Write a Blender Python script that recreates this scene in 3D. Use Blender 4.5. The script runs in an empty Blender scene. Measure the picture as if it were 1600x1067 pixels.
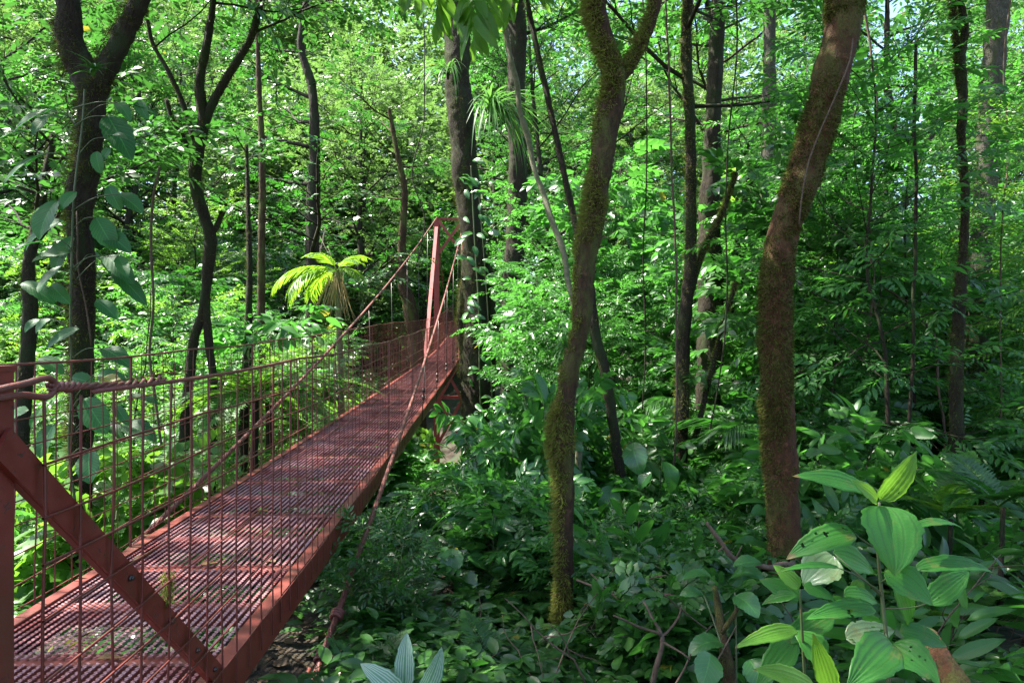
import bpy, math, random
import numpy as np

# ------------------------------------------------------------------ camera, sky, sun, exposure
SC = bpy.context.scene
COL = SC.collection
CAMZ = 1.7
F = 1600 * 24.0 / 36.0                       # focal length in pixels of the 1600 px wide photograph
cam = bpy.data.cameras.new("camera")
cam.lens = 24.0
cam.sensor_width = 36.0
cam.clip_start = 0.05
cam.clip_end = 1000.0
cam_o = bpy.data.objects.new("camera", cam)
cam_o.location = (0, 0, CAMZ)
cam_o.rotation_euler = (math.radians(90), 0, 0)
COL.objects.link(cam_o)
SC.camera = cam_o

SUN_EL = 58.0
SUN_AZ = -78.0                               # degrees from +Y (straight ahead) towards +X
world = bpy.data.worlds.new("World")
SC.world = world
world.use_nodes = True
nt = world.node_tree
bg = nt.nodes["Background"]
sky = nt.nodes.new("ShaderNodeTexSky")
sky.sky_type = 'NISHITA'
sky.sun_disc = False
sky.sun_elevation = math.radians(SUN_EL)
sky.sun_rotation = math.radians(SUN_AZ)
sky.dust_density = 2.0
nt.links.new(sky.outputs[0], bg.inputs[0])
bg.inputs[1].default_value = 0.11
sun = bpy.data.lights.new("sun", 'SUN')
sun.energy = 5.0
sun.angle = math.radians(0.5)
sun.color = (1.0, 0.95, 0.86)
sun_o = bpy.data.objects.new("sun", sun)
sun_o.rotation_euler = (math.radians(90 - SUN_EL), 0, math.radians(180 - SUN_AZ))
sun_o.location = (0, 0, 60)
COL.objects.link(sun_o)
SC.view_settings.view_transform = 'Standard'
SC.view_settings.look = 'None'
SC.view_settings.exposure = 2.32
SC.view_settings.gamma = 1.0
SC.render.engine = 'CYCLES'
cy = SC.cycles
cy.max_bounces = 7
cy.diffuse_bounces = 4
cy.glossy_bounces = 2
cy.transmission_bounces = 5
cy.transparent_max_bounces = 4
cy.sample_clamp_indirect = 6.0
cy.use_denoising = True
cy.caustics_reflective = False
cy.caustics_refractive = False

# ------------------------------------------------------------------ helpers
R = random.Random(7)
NR = np.random.default_rng(11)
UP = np.array((0.0, 0.0, 1.0))


def at(px, py, Y):
    """world point seen at pixel (px, py) of the 1600x1067 photograph at distance Y ahead of the camera"""
    return np.array(((px - 800.0) / F * Y, Y, CAMZ + (533.5 - py) / F * Y))


def smooth(a, b, x):
    t = np.clip((x - a) / (b - a), 0, 1)
    return t * t * (3 - 2 * t)


def vnoise(P, scale=1.0, seed=0):
    P = np.asarray(P, float) * scale + seed * 17.31
    I = np.floor(P).astype(np.int64)
    f = P - I
    f = f * f * (3 - 2 * f)

    def h(ix, iy, iz):
        n = (ix * 374761393 + iy * 668265263 + iz * 2147483647 + seed * 1274126177) & 0xFFFFFFFF
        n = ((n ^ (n >> 13)) * 1274126177) & 0xFFFFFFFF
        n = n ^ (n >> 16)
        return (n & 0xFFFF) / 65535.0
    out = 0
    for dx in (0, 1):
        for dy in (0, 1):
            for dz in (0, 1):
                w = (f[..., 0] if dx else 1 - f[..., 0]) * (f[..., 1] if dy else 1 - f[..., 1]) * (f[..., 2] if dz else 1 - f[..., 2])
                out = out + w * h(I[..., 0] + dx, I[..., 1] + dy, I[..., 2] + dz)
    return out


def norm(v):
    v = np.asarray(v, float)
    return v / np.maximum(np.linalg.norm(v, axis=-1, keepdims=True), 1e-9)


def frames(D, N):
    """rotation matrices whose Y column is D and whose Z column is as near N as possible"""
    Y = norm(D)
    X = np.cross(Y, N)
    bad = np.linalg.norm(X, axis=-1) < 1e-4
    X[bad] = np.cross(Y[bad], np.array((0.3, 1.0, 0.1)))
    X = norm(X)
    Z = np.cross(X, Y)
    return np.stack((X, Y, Z), axis=-1)


class Geo:
    """collects triangles / quads and links them as ONE mesh object"""

    def __init__(self):
        self.V, self.T, self.Q, self.UVT, self.UVQ, self.n = [], [], [], [], [], 0

    def add(self, V, T=None, Q=None, UV=None):
        V = np.asarray(V, float).reshape(-1, 3)
        if UV is None:
            UV = np.zeros((len(V), 2))
        UV = np.asarray(UV, float)
        if T is not None and len(T):
            T = np.asarray(T, np.int64)
            self.T.append(T + self.n)
            self.UVT.append(UV[T.reshape(-1)])
        if Q is not None and len(Q):
            Q = np.asarray(Q, np.int64)
            self.Q.append(Q + self.n)
            self.UVQ.append(UV[Q.reshape(-1)])
        self.V.append(V)
        self.n += len(V)

    def inst(self, tmpl, Rm, p, s):
        """many copies of a leaf template inside this one mesh"""
        V, T, UV = tmpl
        N = len(p)
        if N == 0:
            return
        s = np.asarray(s, float)
        if s.ndim == 1:
            s = s[:, None]
        W = np.einsum('nij,nvj->nvi', Rm, V[None] * s[:, None, :]) + p[:, None, :]
        k = len(V)
        TT = (T[None] + (np.arange(N) * k)[:, None, None]).reshape(-1, 3)
        self.add(W.reshape(-1, 3), T=TT, UV=np.tile(UV, (N, 1)))

    def tube(self, pts, rad, sides=6, cap=True):
        pts = np.asarray(pts, float)
        n = len(pts)
        rad = np.broadcast_to(np.asarray(rad, float), (n,))
        tan = np.gradient(pts, axis=0)
        tan = norm(tan)
        ref = np.array((0.31, 0.17, 0.93)) if abs(tan[0, 2]) < 0.8 else np.array((1.0, 0.2, 0.0))
        u = norm(np.cross(tan[0], ref))
        rings = []
        a = np.arange(sides) * 2 * math.pi / sides
        L = 0
        uvs = []
        for i in range(n):
            u = norm(u - tan[i] * np.dot(u, tan[i]))
            v = np.cross(tan[i], u)
            rings.append(pts[i] + rad[i] * (np.cos(a)[:, None] * u + np.sin(a)[:, None] * v))
        V = np.concatenate(rings)
        i = np.arange(n - 1)[:, None] * sides
        j = np.arange(sides)[None]
        jn = (j + 1) % sides
        Q = np.stack((i + j, i + jn, i + sides + jn, i + sides + j), -1).reshape(-1, 4)
        T = []
        if cap:
            V = np.concatenate((V, pts[:1], pts[-1:]))
            c0, c1 = n * sides, n * sides + 1
            for k in range(sides):
                T.append((c0, (k + 1) % sides, k))
                T.append((c1, (n - 1) * sides + k, (n - 1) * sides + (k + 1) % sides))
        self.add(V, T=T, Q=Q)

    def box(self, c, size, M=None):
        x, y, z = np.asarray(size, float) / 2
        V = np.array([(-x, -y, -z), (x, -y, -z), (x, y, -z), (-x, y, -z), (-x, -y, z), (x, -y, z), (x, y, z), (-x, y, z)])
        if M is not None:
            V = V @ np.asarray(M).T
        self.add(V + np.asarray(c, float), Q=[(0, 3, 2, 1), (4, 5, 6, 7), (0, 1, 5, 4), (1, 2, 6, 5), (2, 3, 7, 6), (3, 0, 4, 7)])

    def bar(self, a, b, w, h, up=(0, 0, 1)):
        """straight bar of width w and height h from a to b"""
        a, b = np.asarray(a, float), np.asarray(b, float)
        M = frames((b - a)[None], np.asarray(up, float)[None])[0]
        self.box((a + b) / 2, (w, np.linalg.norm(b - a), h), M)

    def mesh(self, name, mat, smooth_=True):
        me = bpy.data.meshes.new(name)
        V = np.concatenate(self.V) if self.V else np.zeros((0, 3))
        T = np.concatenate(self.T) if self.T else np.zeros((0, 3), np.int64)
        Q = np.concatenate(self.Q) if self.Q else np.zeros((0, 4), np.int64)
        uv = np.concatenate(self.UVT + self.UVQ) if (self.UVT or self.UVQ) else np.zeros((0, 2))
        me.vertices.add(len(V))
        me.vertices.foreach_set("co", V.reshape(-1).astype(np.float32))
        nl = len(T) * 3 + len(Q) * 4
        me.loops.add(nl)
        me.loops.foreach_set("vertex_index", np.concatenate((T.reshape(-1), Q.reshape(-1))).astype(np.int32))
        me.polygons.add(len(T) + len(Q))
        ls = np.concatenate((np.arange(len(T)) * 3, len(T) * 3 + np.arange(len(Q)) * 4)).astype(np.int32)
        me.polygons.foreach_set("loop_start", ls)
        me.polygons.foreach_set("use_smooth", np.full(len(T) + len(Q), smooth_, dtype=bool))
        ul = me.uv_layers.new(name="UVMap")
        me.update(calc_edges=True)
        ul = me.uv_layers["UVMap"]
        ul.data.foreach_set("uv", uv.reshape(-1).astype(np.float32))
        me.materials.append(mat)
        me.update()
        return me

    def build(self, name, mat, parent=None, smooth_=True):
        o = bpy.data.objects.new(name, self.mesh(name, mat, smooth_))
        COL.objects.link(o)
        if parent is not None:
            o.parent = parent
            o.matrix_parent_inverse.identity()
            o.location = -np.array(parent.location) if parent.get('world_parts') else (0, 0, 0)
        return o


def tag(o, label=None, cat=None, group=None, kind=None):
    for k, v in (('label', label), ('category', cat), ('group', group), ('kind', kind)):
        if v is not None:
            o[k] = v
    return o


def thing(name, label, cat, loc=(0, 0, 0), group=None):
    """Empty at the thing's base; its parts are built in world coordinates unless moved later"""
    o = bpy.data.objects.new(name, None)
    o.empty_display_size = 0.2
    o.location = [float(v) for v in loc]
    COL.objects.link(o)
    o['world_parts'] = True
    return tag(o, label, cat, group)


def linkpart(name, me, parent):
    o = bpy.data.objects.new(name, me)
    COL.objects.link(o)
    o.parent = parent
    return o


# ------------------------------------------------------------------ materials
def new_mat(name):
    m = bpy.data.materials.new(name)
    m.use_nodes = True
    n = m.node_tree
    for x in list(n.nodes):
        n.nodes.remove(x)
    out = n.nodes.new("ShaderNodeOutputMaterial")
    return m, n, out


def N_(n, t, **kw):
    x = n.nodes.new(t)
    for k, v in kw.items():
        setattr(x, k, v)
    return x


def mixc(n, fac, a, b, mode='MIX'):
    x = n.nodes.new("ShaderNodeMix")
    x.data_type = 'RGBA'
    x.blend_type = mode
    for sock, v in ((x.inputs[0], fac), (x.inputs[6], a), (x.inputs[7], b)):
        if isinstance(v, (int, float)):
            sock.default_value = v
        elif isinstance(v, tuple):
            sock.default_value = (*v, 1) if len(v) == 3 else v
        else:
            n.links.new(v, sock)
    return x.outputs[2]


def mth(n, op, a, b=None, clamp=False):
    x = n.nodes.new("ShaderNodeMath")
    x.operation = op
    x.use_clamp = clamp
    for i, v in enumerate((a, b)):
        if v is None:
            continue
        if isinstance(v, (int, float)):
            x.inputs[i].default_value = v
        else:
            n.links.new(v, x.inputs[i])
    return x.outputs[0]


def ramp(n, fac, stops):
    x = n.nodes.new("ShaderNodeValToRGB")
    e = x.color_ramp.elements
    while len(e) < len(stops):
        e.new(0.5)
    for k, (p, c) in enumerate(stops):
        e[k].position = p
        e[k].color = (*c, 1) if len(c) == 3 else c
    if not isinstance(fac, (int, float)):
        n.links.new(fac, x.inputs[0])
    return x.outputs[0]


def noise(n, scale, detail=4, rough=0.6, coord='Object', dist=0.0):
    tc = n.nodes.new("ShaderNodeTexCoord")
    x = n.nodes.new("ShaderNodeTexNoise")
    x.inputs['Scale'].default_value = scale
    x.inputs['Detail'].default_value = detail
    x.inputs['Roughness'].default_value = rough
    x.inputs['Distortion'].default_value = dist
    n.links.new(tc.outputs[coord], x.inputs['Vector'])
    return x.outputs[0]


def leaf_mat(name, c1, c2, trans, tfac=0.4, rough=0.38, spec=0.5, rib=0.25, veins=0, odd=0.003, oddc=(0.20, 0.19, 0.02), stripes=None, dirt=0.0, ladder=False):
    m, n, out = new_mat(name)
    g = N_(n, "ShaderNodeNewGeometry")
    oi = N_(n, "ShaderNodeObjectInfo")
    r = mth(n, 'FRACT', mth(n, 'ADD', g.outputs['Random Per Island'], oi.outputs['Random']))
    c = mixc(n, r, c1, c2)
    ct = mixc(n, r, tuple(x * 0.8 for x in trans), tuple(x * 1.15 for x in trans))
    if odd > 0:
        o = mth(n, 'GREATER_THAN', g.outputs['Random Per Island'], 1 - odd)
        c = mixc(n, o, c, oddc)
        ct = mixc(n, o, ct, tuple(min(1, x * 1.6) for x in oddc))
    uv = N_(n, "ShaderNodeUVMap")
    sep = N_(n, "ShaderNodeSeparateXYZ")
    n.links.new(uv.outputs[0], sep.inputs[0])
    ax = mth(n, 'ABSOLUTE', mth(n, 'SUBTRACT', sep.outputs[0], 0.5))
    mid = mth(n, 'LESS_THAN', ax, 0.022)
    light = tuple(min(1, 0.35 * x + 0.65 * y + 0.03) for x, y in zip(c1, trans))
    if rib > 0:
        c = mixc(n, mth(n, 'MULTIPLY', mid, rib), c, light)
    if veins:
        w = mth(n, 'FRACT', mth(n, 'SUBTRACT', mth(n, 'MULTIPLY', sep.outputs[1], float(veins)), mth(n, 'MULTIPLY', ax, veins * 0.55)))
        v = mth(n, 'LESS_THAN', mth(n, 'ABSOLUTE', mth(n, 'SUBTRACT', w, 0.5)), 0.06)
        c = mixc(n, mth(n, 'MULTIPLY', v, rib * 0.85), c, light)
    if ladder:
        a2 = mth(n, 'ABSOLUTE', mth(n, 'SUBTRACT', mth(n, 'FRACT', mth(n, 'ADD', mth(n, 'MULTIPLY', ax, 5.2), 0.5)), 0.5))
        l1 = mth(n, 'LESS_THAN', a2, 0.075)
        w = mth(n, 'FRACT', mth(n, 'ADD', mth(n, 'MULTIPLY', sep.outputs[1], 19.0), mth(n, 'MULTIPLY', a2, 1.6)))
        l2 = mth(n, 'MULTIPLY', mth(n, 'LESS_THAN', w, 0.20), 0.6)
        c = mixc(n, mth(n, 'MULTIPLY', mth(n, 'MAXIMUM', l1, l2), 0.55), c, tuple(x * 0.45 for x in c1))  # veins darkened to paint in the shade of sunken creases
    if stripes is not None:
        k, sc_ = stripes
        w = mth(n, 'SINE', mth(n, 'MULTIPLY', ax, k))
        c = mixc(n, mth(n, 'GREATER_THAN', w, 0.0), c, sc_)
    if ladder:
        tp = mth(n, 'GREATER_THAN', mth(n, 'ADD', sep.outputs[1], mth(n, 'MULTIPLY', mth(n, 'SUBTRACT', noise(n, 14.0, 4, 0.6), 0.5), 0.55)), 0.985)
        c = mixc(n, mth(n, 'MULTIPLY', tp, 0.85), c, (0.13, 0.075, 0.03))
    if dirt > 0:
        d = noise(n, 22.0, 5, 0.65)
        c = mixc(n, mth(n, 'MULTIPLY', ramp(n, d, [(0.56, (0, 0, 0)), (0.68, (1, 1, 1))]), dirt), c, (0.16, 0.13, 0.035))
    p = N_(n, "ShaderNodeBsdfPrincipled")
    n.links.new(c, p.inputs['Base Color'])
    p.inputs['Roughness'].default_value = rough
    p.inputs['Specular IOR Level'].default_value = spec
    t = N_(n, "ShaderNodeBsdfTranslucent")
    n.links.new(ct, t.inputs['Color'])
    mx = N_(n, "ShaderNodeMixShader")
    mx.inputs[0].default_value = tfac
    n.links.new(p.outputs[0], mx.inputs[1])
    n.links.new(t.outputs[0], mx.inputs[2])
    n.links.new(mx.outputs[0], out.inputs[0])
    return m


def paint(name, c, worn_or_sheen, rust, algae, rough=0.45, amt=0.5, scale=9.0):
    """old paint: faded areas (painted sheen and sun patches on the deck), rust streaks and chips, a film of algae"""
    m, n, out = new_mat(name)
    f1 = noise(n, scale, 6, 0.65)
    f2 = noise(n, scale * 4.3, 7, 0.7, dist=0.6)
    f3 = noise(n, scale * 0.45, 5, 0.7)
    col = mixc(n, ramp(n, f1, [(0.40, (0, 0, 0)), (0.62, (1, 1, 1))]), c, worn_or_sheen)
    col = mixc(n, mth(n, 'MULTIPLY', ramp(n, f3, [(0.52, (0, 0, 0)), (0.62, (1, 1, 1))]), 0.55 * amt), col, algae)
    chip = ramp(n, f2, [(0.60, (0, 0, 0)), (0.64, (1, 1, 1))])
    col = mixc(n, mth(n, 'MULTIPLY', chip, amt), col, rust)
    p = N_(n, "ShaderNodeBsdfPrincipled")
    n.links.new(col, p.inputs['Base Color'])
    n.links.new(mth(n, 'ADD', mth(n, 'MULTIPLY', f1, 0.35), rough - 0.15), p.inputs['Roughness'])
    b = N_(n, "ShaderNodeBump")
    b.inputs['Strength'].default_value = 0.45
    b.inputs['Distance'].default_value = 0.004
    n.links.new(mth(n, 'SUBTRACT', f1, mth(n, 'MULTIPLY', chip, 0.5)), b.inputs['Height'])
    n.links.new(b.outputs[0], p.inputs['Normal'])
    n.links.new(p.outputs[0], out.inputs[0])
    return m


def solid(name, c, rough=0.6, c2=None, scale=20.0, metal=0.0, bump=0.0, spec=0.5, lo=0.4, hi=0.65):
    m, n, out = new_mat(name)
    p = N_(n, "ShaderNodeBsdfPrincipled")
    p.inputs['Roughness'].default_value = rough
    p.inputs['Metallic'].default_value = metal
    p.inputs['Specular IOR Level'].default_value = spec
    if c2 is None:
        p.inputs['Base Color'].default_value = (*c, 1)
    else:
        f = ramp(n, noise(n, scale, 6, 0.65), [(lo, (0, 0, 0)), (hi, (1, 1, 1))])
        n.links.new(mixc(n, f, c, c2), p.inputs['Base Color'])
    if bump > 0:
        b = N_(n, "ShaderNodeBump")
        b.inputs['Strength'].default_value = bump
        b.inputs['Distance'].default_value = 0.01
        n.links.new(noise(n, scale * 2.5, 6, 0.7), b.inputs['Height'])
        n.links.new(b.outputs[0], p.inputs['Normal'])
    n.links.new(p.outputs[0], out.inputs[0])
    return m


def bark_mat(name, bark1, bark2, moss, amount, scale=6.0, streak=1.0):
    """brown bark with moss patches of their own shape"""
    m, n, out = new_mat(name)
    tc = N_(n, "ShaderNodeTexCoord")
    mp = N_(n, "ShaderNodeMapping")
    mp.inputs['Scale'].default_value = (1, 1, 0.35 * streak)
    n.links.new(tc.outputs['Object'], mp.inputs[0])

    def nz(s, d=6, r=0.65, vec=mp):
        x = N_(n, "ShaderNodeTexNoise")
        x.inputs['Scale'].default_value = s
        x.inputs['Detail'].default_value = d
        x.inputs['Roughness'].default_value = r
        n.links.new(vec.outputs[0] if vec is mp else vec.outputs['Object'], x.inputs['Vector'])
        return x.outputs[0]
    a = nz(scale * 9)
    b = nz(scale)
    f2 = nz(scale * 30, 3, 0.6, tc)
    bark = mixc(n, ramp(n, a, [(0.35, (0, 0, 0)), (0.65, (1, 1, 1))]), bark1, bark2)
    bark = mixc(n, ramp(n, f2, [(0.56, (0, 0, 0)), (0.66, (1, 1, 1))]), bark, tuple(x * 0.25 for x in bark1))
    lich = nz(scale * 3.2, 5, 0.7, tc)
    bark = mixc(n, ramp(n, lich, [(0.60, (0, 0, 0)), (0.66, (0.7, 0.7, 0.7))]), bark, tuple(x * 1.6 + 0.008 for x in bark1))
    mossc = mixc(n, f2, tuple(x * 0.5 for x in moss), tuple(x * 1.4 for x in moss))
    mk = mth(n, 'ADD', mth(n, 'MULTIPLY', b, 0.75), mth(n, 'MULTIPLY', f2, 0.25))
    lo = 0.5 + (0.5 - amount) * 0.36
    c = mixc(n, ramp(n, mk, [(max(0.0, lo - 0.05), (0, 0, 0)), (min(1.0, lo + 0.05), (1, 1, 1))]), bark, mossc)
    p = N_(n, "ShaderNodeBsdfPrincipled")
    p.inputs['Roughness'].default_value = 0.85
    p.inputs['Specular IOR Level'].default_value = 0.25
    n.links.new(c, p.inputs['Base Color'])
    bp = N_(n, "ShaderNodeBump")
    bp.inputs['Strength'].default_value = 0.9
    bp.inputs['Distance'].default_value = 0.02
    n.links.new(mth(n, 'ADD', a, mth(n, 'MULTIPLY', f2, 0.6)), bp.inputs['Height'])
    n.links.new(bp.outputs[0], p.inputs['Normal'])
    n.links.new(p.outputs[0], out.inputs[0])
    return m


G1, G2 = (0.022, 0.090, 0.018), (0.050, 0.155, 0.026)
M = {
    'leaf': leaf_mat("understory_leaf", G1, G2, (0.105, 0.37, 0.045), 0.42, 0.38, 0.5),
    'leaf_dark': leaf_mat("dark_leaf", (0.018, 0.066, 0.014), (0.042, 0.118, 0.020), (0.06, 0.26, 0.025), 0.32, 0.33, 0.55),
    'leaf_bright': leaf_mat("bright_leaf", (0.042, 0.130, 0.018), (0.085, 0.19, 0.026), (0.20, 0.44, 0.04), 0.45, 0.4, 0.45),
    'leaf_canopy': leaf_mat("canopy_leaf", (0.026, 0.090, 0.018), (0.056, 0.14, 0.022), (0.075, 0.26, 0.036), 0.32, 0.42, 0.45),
    'leaf_haze': leaf_mat("hazed_far_leaf", (0.060, 0.115, 0.038), (0.12, 0.18, 0.060), (0.18, 0.36, 0.07), 0.36, 0.45, 0.5, rib=0, odd=0.0),  # paler, duller green puts distance haze into the leaf colour
    'fern': leaf_mat("fern_leaf", (0.035, 0.115, 0.022), (0.07, 0.18, 0.03), (0.18, 0.42, 0.03), 0.42, 0.5, 0.4, rib=0),
    'palm': leaf_mat("palm_leaf", (0.06, 0.16, 0.014), (0.10, 0.21, 0.018), (0.30, 0.55, 0.03), 0.45, 0.4, 0.4, rib=0.2),
    'glossy': leaf_mat("glossy_leaf", (0.024, 0.095, 0.024), (0.05, 0.155, 0.030), (0.10, 0.36, 0.04), 0.3, 0.28, 0.65, rib=0.5, veins=8),
    'climber': leaf_mat("climber_leaf", (0.018, 0.074, 0.026), (0.036, 0.115, 0.030), (0.07, 0.32, 0.04), 0.36, 0.48, 0.32, rib=0.8, veins=11, odd=0.1, oddc=(0.22, 0.20, 0.03)),
    'hero': leaf_mat("quilted_leaf", (0.024, 0.120, 0.016), (0.042, 0.165, 0.022), (0.11, 0.40, 0.04), 0.33, 0.44, 0.35, rib=0.35, ladder=True, odd=0.0, dirt=0.5),
    'hero_young': leaf_mat("young_quilted_leaf", (0.070, 0.20, 0.018), (0.10, 0.24, 0.022), (0.22, 0.48, 0.04), 0.36, 0.45, 0.45, rib=0.35, ladder=True, odd=0.0, dirt=0.2),
    'hero_glare': leaf_mat("pale_glare_leaf", (0.17, 0.27, 0.12), (0.22, 0.32, 0.15), (0.25, 0.45, 0.12), 0.3, 0.3, 0.7, rib=0.3, ladder=True, odd=0.0, dirt=0.7),  # pale green stands in for sun glare on the leaf
    'striped': leaf_mat("striped_leaf", (0.30, 0.40, 0.33), (0.36, 0.46, 0.38), (0.2, 0.4, 0.2), 0.25, 0.4, 0.5, rib=0.2, odd=0.0, stripes=(56.0, (0.09, 0.22, 0.12))),
    'strap': leaf_mat("strap_leaf", (0.035, 0.11, 0.025), (0.075, 0.18, 0.04), (0.15, 0.38, 0.06), 0.35, 0.38, 0.5, rib=0.2),
    'bromeliad': leaf_mat("bromeliad_leaf", (0.10, 0.22, 0.04), (0.17, 0.30, 0.05), (0.30, 0.5, 0.06), 0.4, 0.4, 0.5, rib=0.15),
    'moss': leaf_mat("moss_tuft", (0.085, 0.115, 0.018), (0.20, 0.22, 0.045), (0.24, 0.28, 0.05), 0.4, 0.8, 0.1, rib=0, odd=0.14, oddc=(0.15, 0.10, 0.045)),
    'moss_dark': leaf_mat("dark_moss_tuft", (0.046, 0.062, 0.012), (0.125, 0.135, 0.028), (0.09, 0.12, 0.02), 0.35, 0.8, 0.1, rib=0, odd=0.2, oddc=(0.05, 0.035, 0.012)),
    'dry': leaf_mat("dry_leaf", (0.12, 0.07, 0.03), (0.20, 0.12, 0.05), (0.2, 0.12, 0.04), 0.25, 0.6, 0.3, rib=0.2, odd=0.05),
    'dry_pale': leaf_mat("dry_pale_frond", (0.30, 0.22, 0.12), (0.40, 0.30, 0.18), (0.35, 0.25, 0.12), 0.25, 0.6, 0.3, rib=0.2, odd=0.0),
    'litter': leaf_mat("litter_leaf", (0.035, 0.022, 0.012), (0.085, 0.055, 0.028), (0.05, 0.03, 0.01), 0.1, 0.7, 0.3, rib=0, odd=0.05),
    'bark': bark_mat("mossy_bark", (0.072, 0.036, 0.017), (0.024, 0.014, 0.008), (0.075, 0.085, 0.018), 0.40),
    'bark_red': bark_mat("red_brown_bark", (0.095, 0.038, 0.015), (0.038, 0.016, 0.008), (0.072, 0.076, 0.016), 0.46, 4.0),
    'bark_dark': bark_mat("dark_bark", (0.040, 0.028, 0.018), (0.014, 0.010, 0.007), (0.028, 0.038, 0.012), 0.42),
    'bark_grey': bark_mat("grey_bark", (0.11, 0.10, 0.08), (0.05, 0.045, 0.035), (0.05, 0.065, 0.02), 0.42),
    'stem': solid("green_stem", (0.035, 0.075, 0.02), 0.6, (0.07, 0.06, 0.025), 30),
    'twig': solid("brown_twig", (0.10, 0.062, 0.038), 0.8, (0.05, 0.03, 0.018), 35, bump=0.5),
    'liana': solid("pale_liana", (0.16, 0.15, 0.09), 0.8, (0.08, 0.09, 0.03), 25, bump=0.5),
    'paint': paint("red_oxide_paint", (0.125, 0.015, 0.009), (0.160, 0.026, 0.016), (0.045, 0.016, 0.010), (0.07, 0.032, 0.016), 0.5, 0.85),
    'deckpaint': paint("worn_sheen_deck_paint", (0.285, 0.088, 0.088), (0.45, 0.27, 0.285), (0.10, 0.04, 0.03), (0.17, 0.11, 0.10), 0.36, 0.6, 3.0),  # paler tone paints in sky sheen and sun patches over the worn red
    'tower': paint("tower_red_paint", (0.22, 0.028, 0.022), (0.26, 0.042, 0.036), (0.09, 0.03, 0.02), (0.12, 0.04, 0.03), 0.5, 0.5, 4.0),
    'wire': solid("red_painted_wire", (0.120, 0.016, 0.012), 0.5, (0.075, 0.020, 0.014), 25),
    'pink': solid("faded_red_paint", (0.30, 0.060, 0.050), 0.5, (0.22, 0.04, 0.034), 6, bump=0.15),
    'cable': solid("red_painted_cable", (0.165, 0.042, 0.030), 0.55, (0.11, 0.042, 0.035), 30, bump=0.5),
    'steel': solid("dark_bolt", (0.05, 0.045, 0.045), 0.35, (0.10, 0.06, 0.05), 50, metal=0.6),
}


def ground_mat():
    m, n, out = new_mat("forest_soil")
    a = noise(n, 1.3, 6, 0.65)
    b = noise(n, 9.0, 6, 0.7)
    c = mixc(n, ramp(n, b, [(0.35, (0, 0, 0)), (0.65, (1, 1, 1))]), (0.018, 0.012, 0.007), (0.055, 0.036, 0.02))
    c = mixc(n, ramp(n, a, [(0.45, (0, 0, 0)), (0.6, (1, 1, 1))]), c, (0.022, 0.04, 0.012))
    p = N_(n, "ShaderNodeBsdfPrincipled")
    p.inputs['Roughness'].default_value = 0.9
    n.links.new(c, p.inputs['Base Color'])
    bp = N_(n, "ShaderNodeBump")
    bp.inputs['Distance'].default_value = 0.05
    n.links.new(b, bp.inputs['Height'])
    n.links.new(bp.outputs[0], p.inputs['Normal'])
    n.links.new(p.outputs[0], out.inputs[0])
    return m


# ------------------------------------------------------------------ terrain
def gz(x, y):
    x = np.asarray(x, float)
    y = np.asarray(y, float)
    z = -0.065 * np.clip(y - 3, 0, 27)
    z = z - 2.0 * smooth(-0.6, -5.0, x) * smooth(3.0, 9.0, y) * (1 - 0.8 * smooth(24, 40, y))
    z = z + 0.30 * np.clip(y - 40, 0, 60) * (0.6 + 0.4 * smooth(10, -20, x))
    z = z + 0.10 * np.clip(np.abs(x - 2) - 26, 0, 60)
    z = z - 1.3 * np.exp(-((x + 2.4) / 3.0) ** 2 - ((y - 24) / 7.0) ** 2)
    z = z - 0.20 * np.exp(-((x - 0.9) / 2.0) ** 2 - ((y - 4.4) / 1.6) ** 2)
    P = np.stack((x, y, x * 0), -1)
    z = z + 0.7 * (vnoise(P, 0.16, 3) - 0.5) * smooth(2, 10, y) + 0.16 * (vnoise(P, 0.9, 5) - 0.5)
    return z


gx = np.concatenate((np.linspace(-110, -16, 30), np.linspace(-15, 15, 76), np.linspace(16, 110, 30)))
gy = np.concatenate((np.linspace(-40, -3, 10), np.linspace(-2, 16, 50), np.linspace(17, 130, 60)))
GX, GY = np.meshgrid(gx, gy)
g = Geo()
ii = np.arange(len(gy) - 1)[:, None] * len(gx) + np.arange(len(gx) - 1)[None]
g.add(np.stack((GX, GY, gz(GX, GY)), -1).reshape(-1, 3), Q=np.stack((ii, ii + 1, ii + 1 + len(gx), ii + len(gx)), -1).reshape(-1, 4))
tag(g.build("ground", ground_mat()), kind='structure')

# ------------------------------------------------------------------ leaf templates
def leaf_t(w, fold=0.10, droop=0.16, tipw=0.30):
    """eight-vertex leaf along +Y, length 1, half width w"""
    r1, r2 = 0.36, 0.70
    V = np.array([(0, 0, 0), (-w, r1, fold * w * 2), (0, r1, 0), (w, r1, fold * w * 2), (-w * 0.80, r2, fold * w * 1.6), (0, r2, 0), (w * 0.80, r2, fold * w * 1.6), (0, 1, 0)], float)
    V[:, 2] -= droop * V[:, 1] ** 2
    T = np.array([(0, 2, 1), (0, 3, 2), (1, 2, 5), (1, 5, 4), (2, 3, 6), (2, 6, 5), (4, 5, 7), (5, 6, 7)])
    UV = np.stack((0.5 + 0.5 * V[:, 0] / w, V[:, 1]), -1)
    return V, T, UV


def leaf_s(w, droop=0.1):
    """six-vertex leaf for far or narrow leaves"""
    V = np.array([(0, 0, 0), (-w, 0.42, 0.1 * w), (0, 0.45, 0), (w, 0.42, 0.1 * w), (0, 1, 0)], float)
    V[:, 2] -= droop * V[:, 1] ** 2
    T = np.array([(0, 2, 1), (0, 3, 2), (1, 2, 4), (2, 3, 4)])
    return V, T, np.stack((0.5 + 0.5 * V[:, 0] / w, V[:, 1]), -1)


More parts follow.
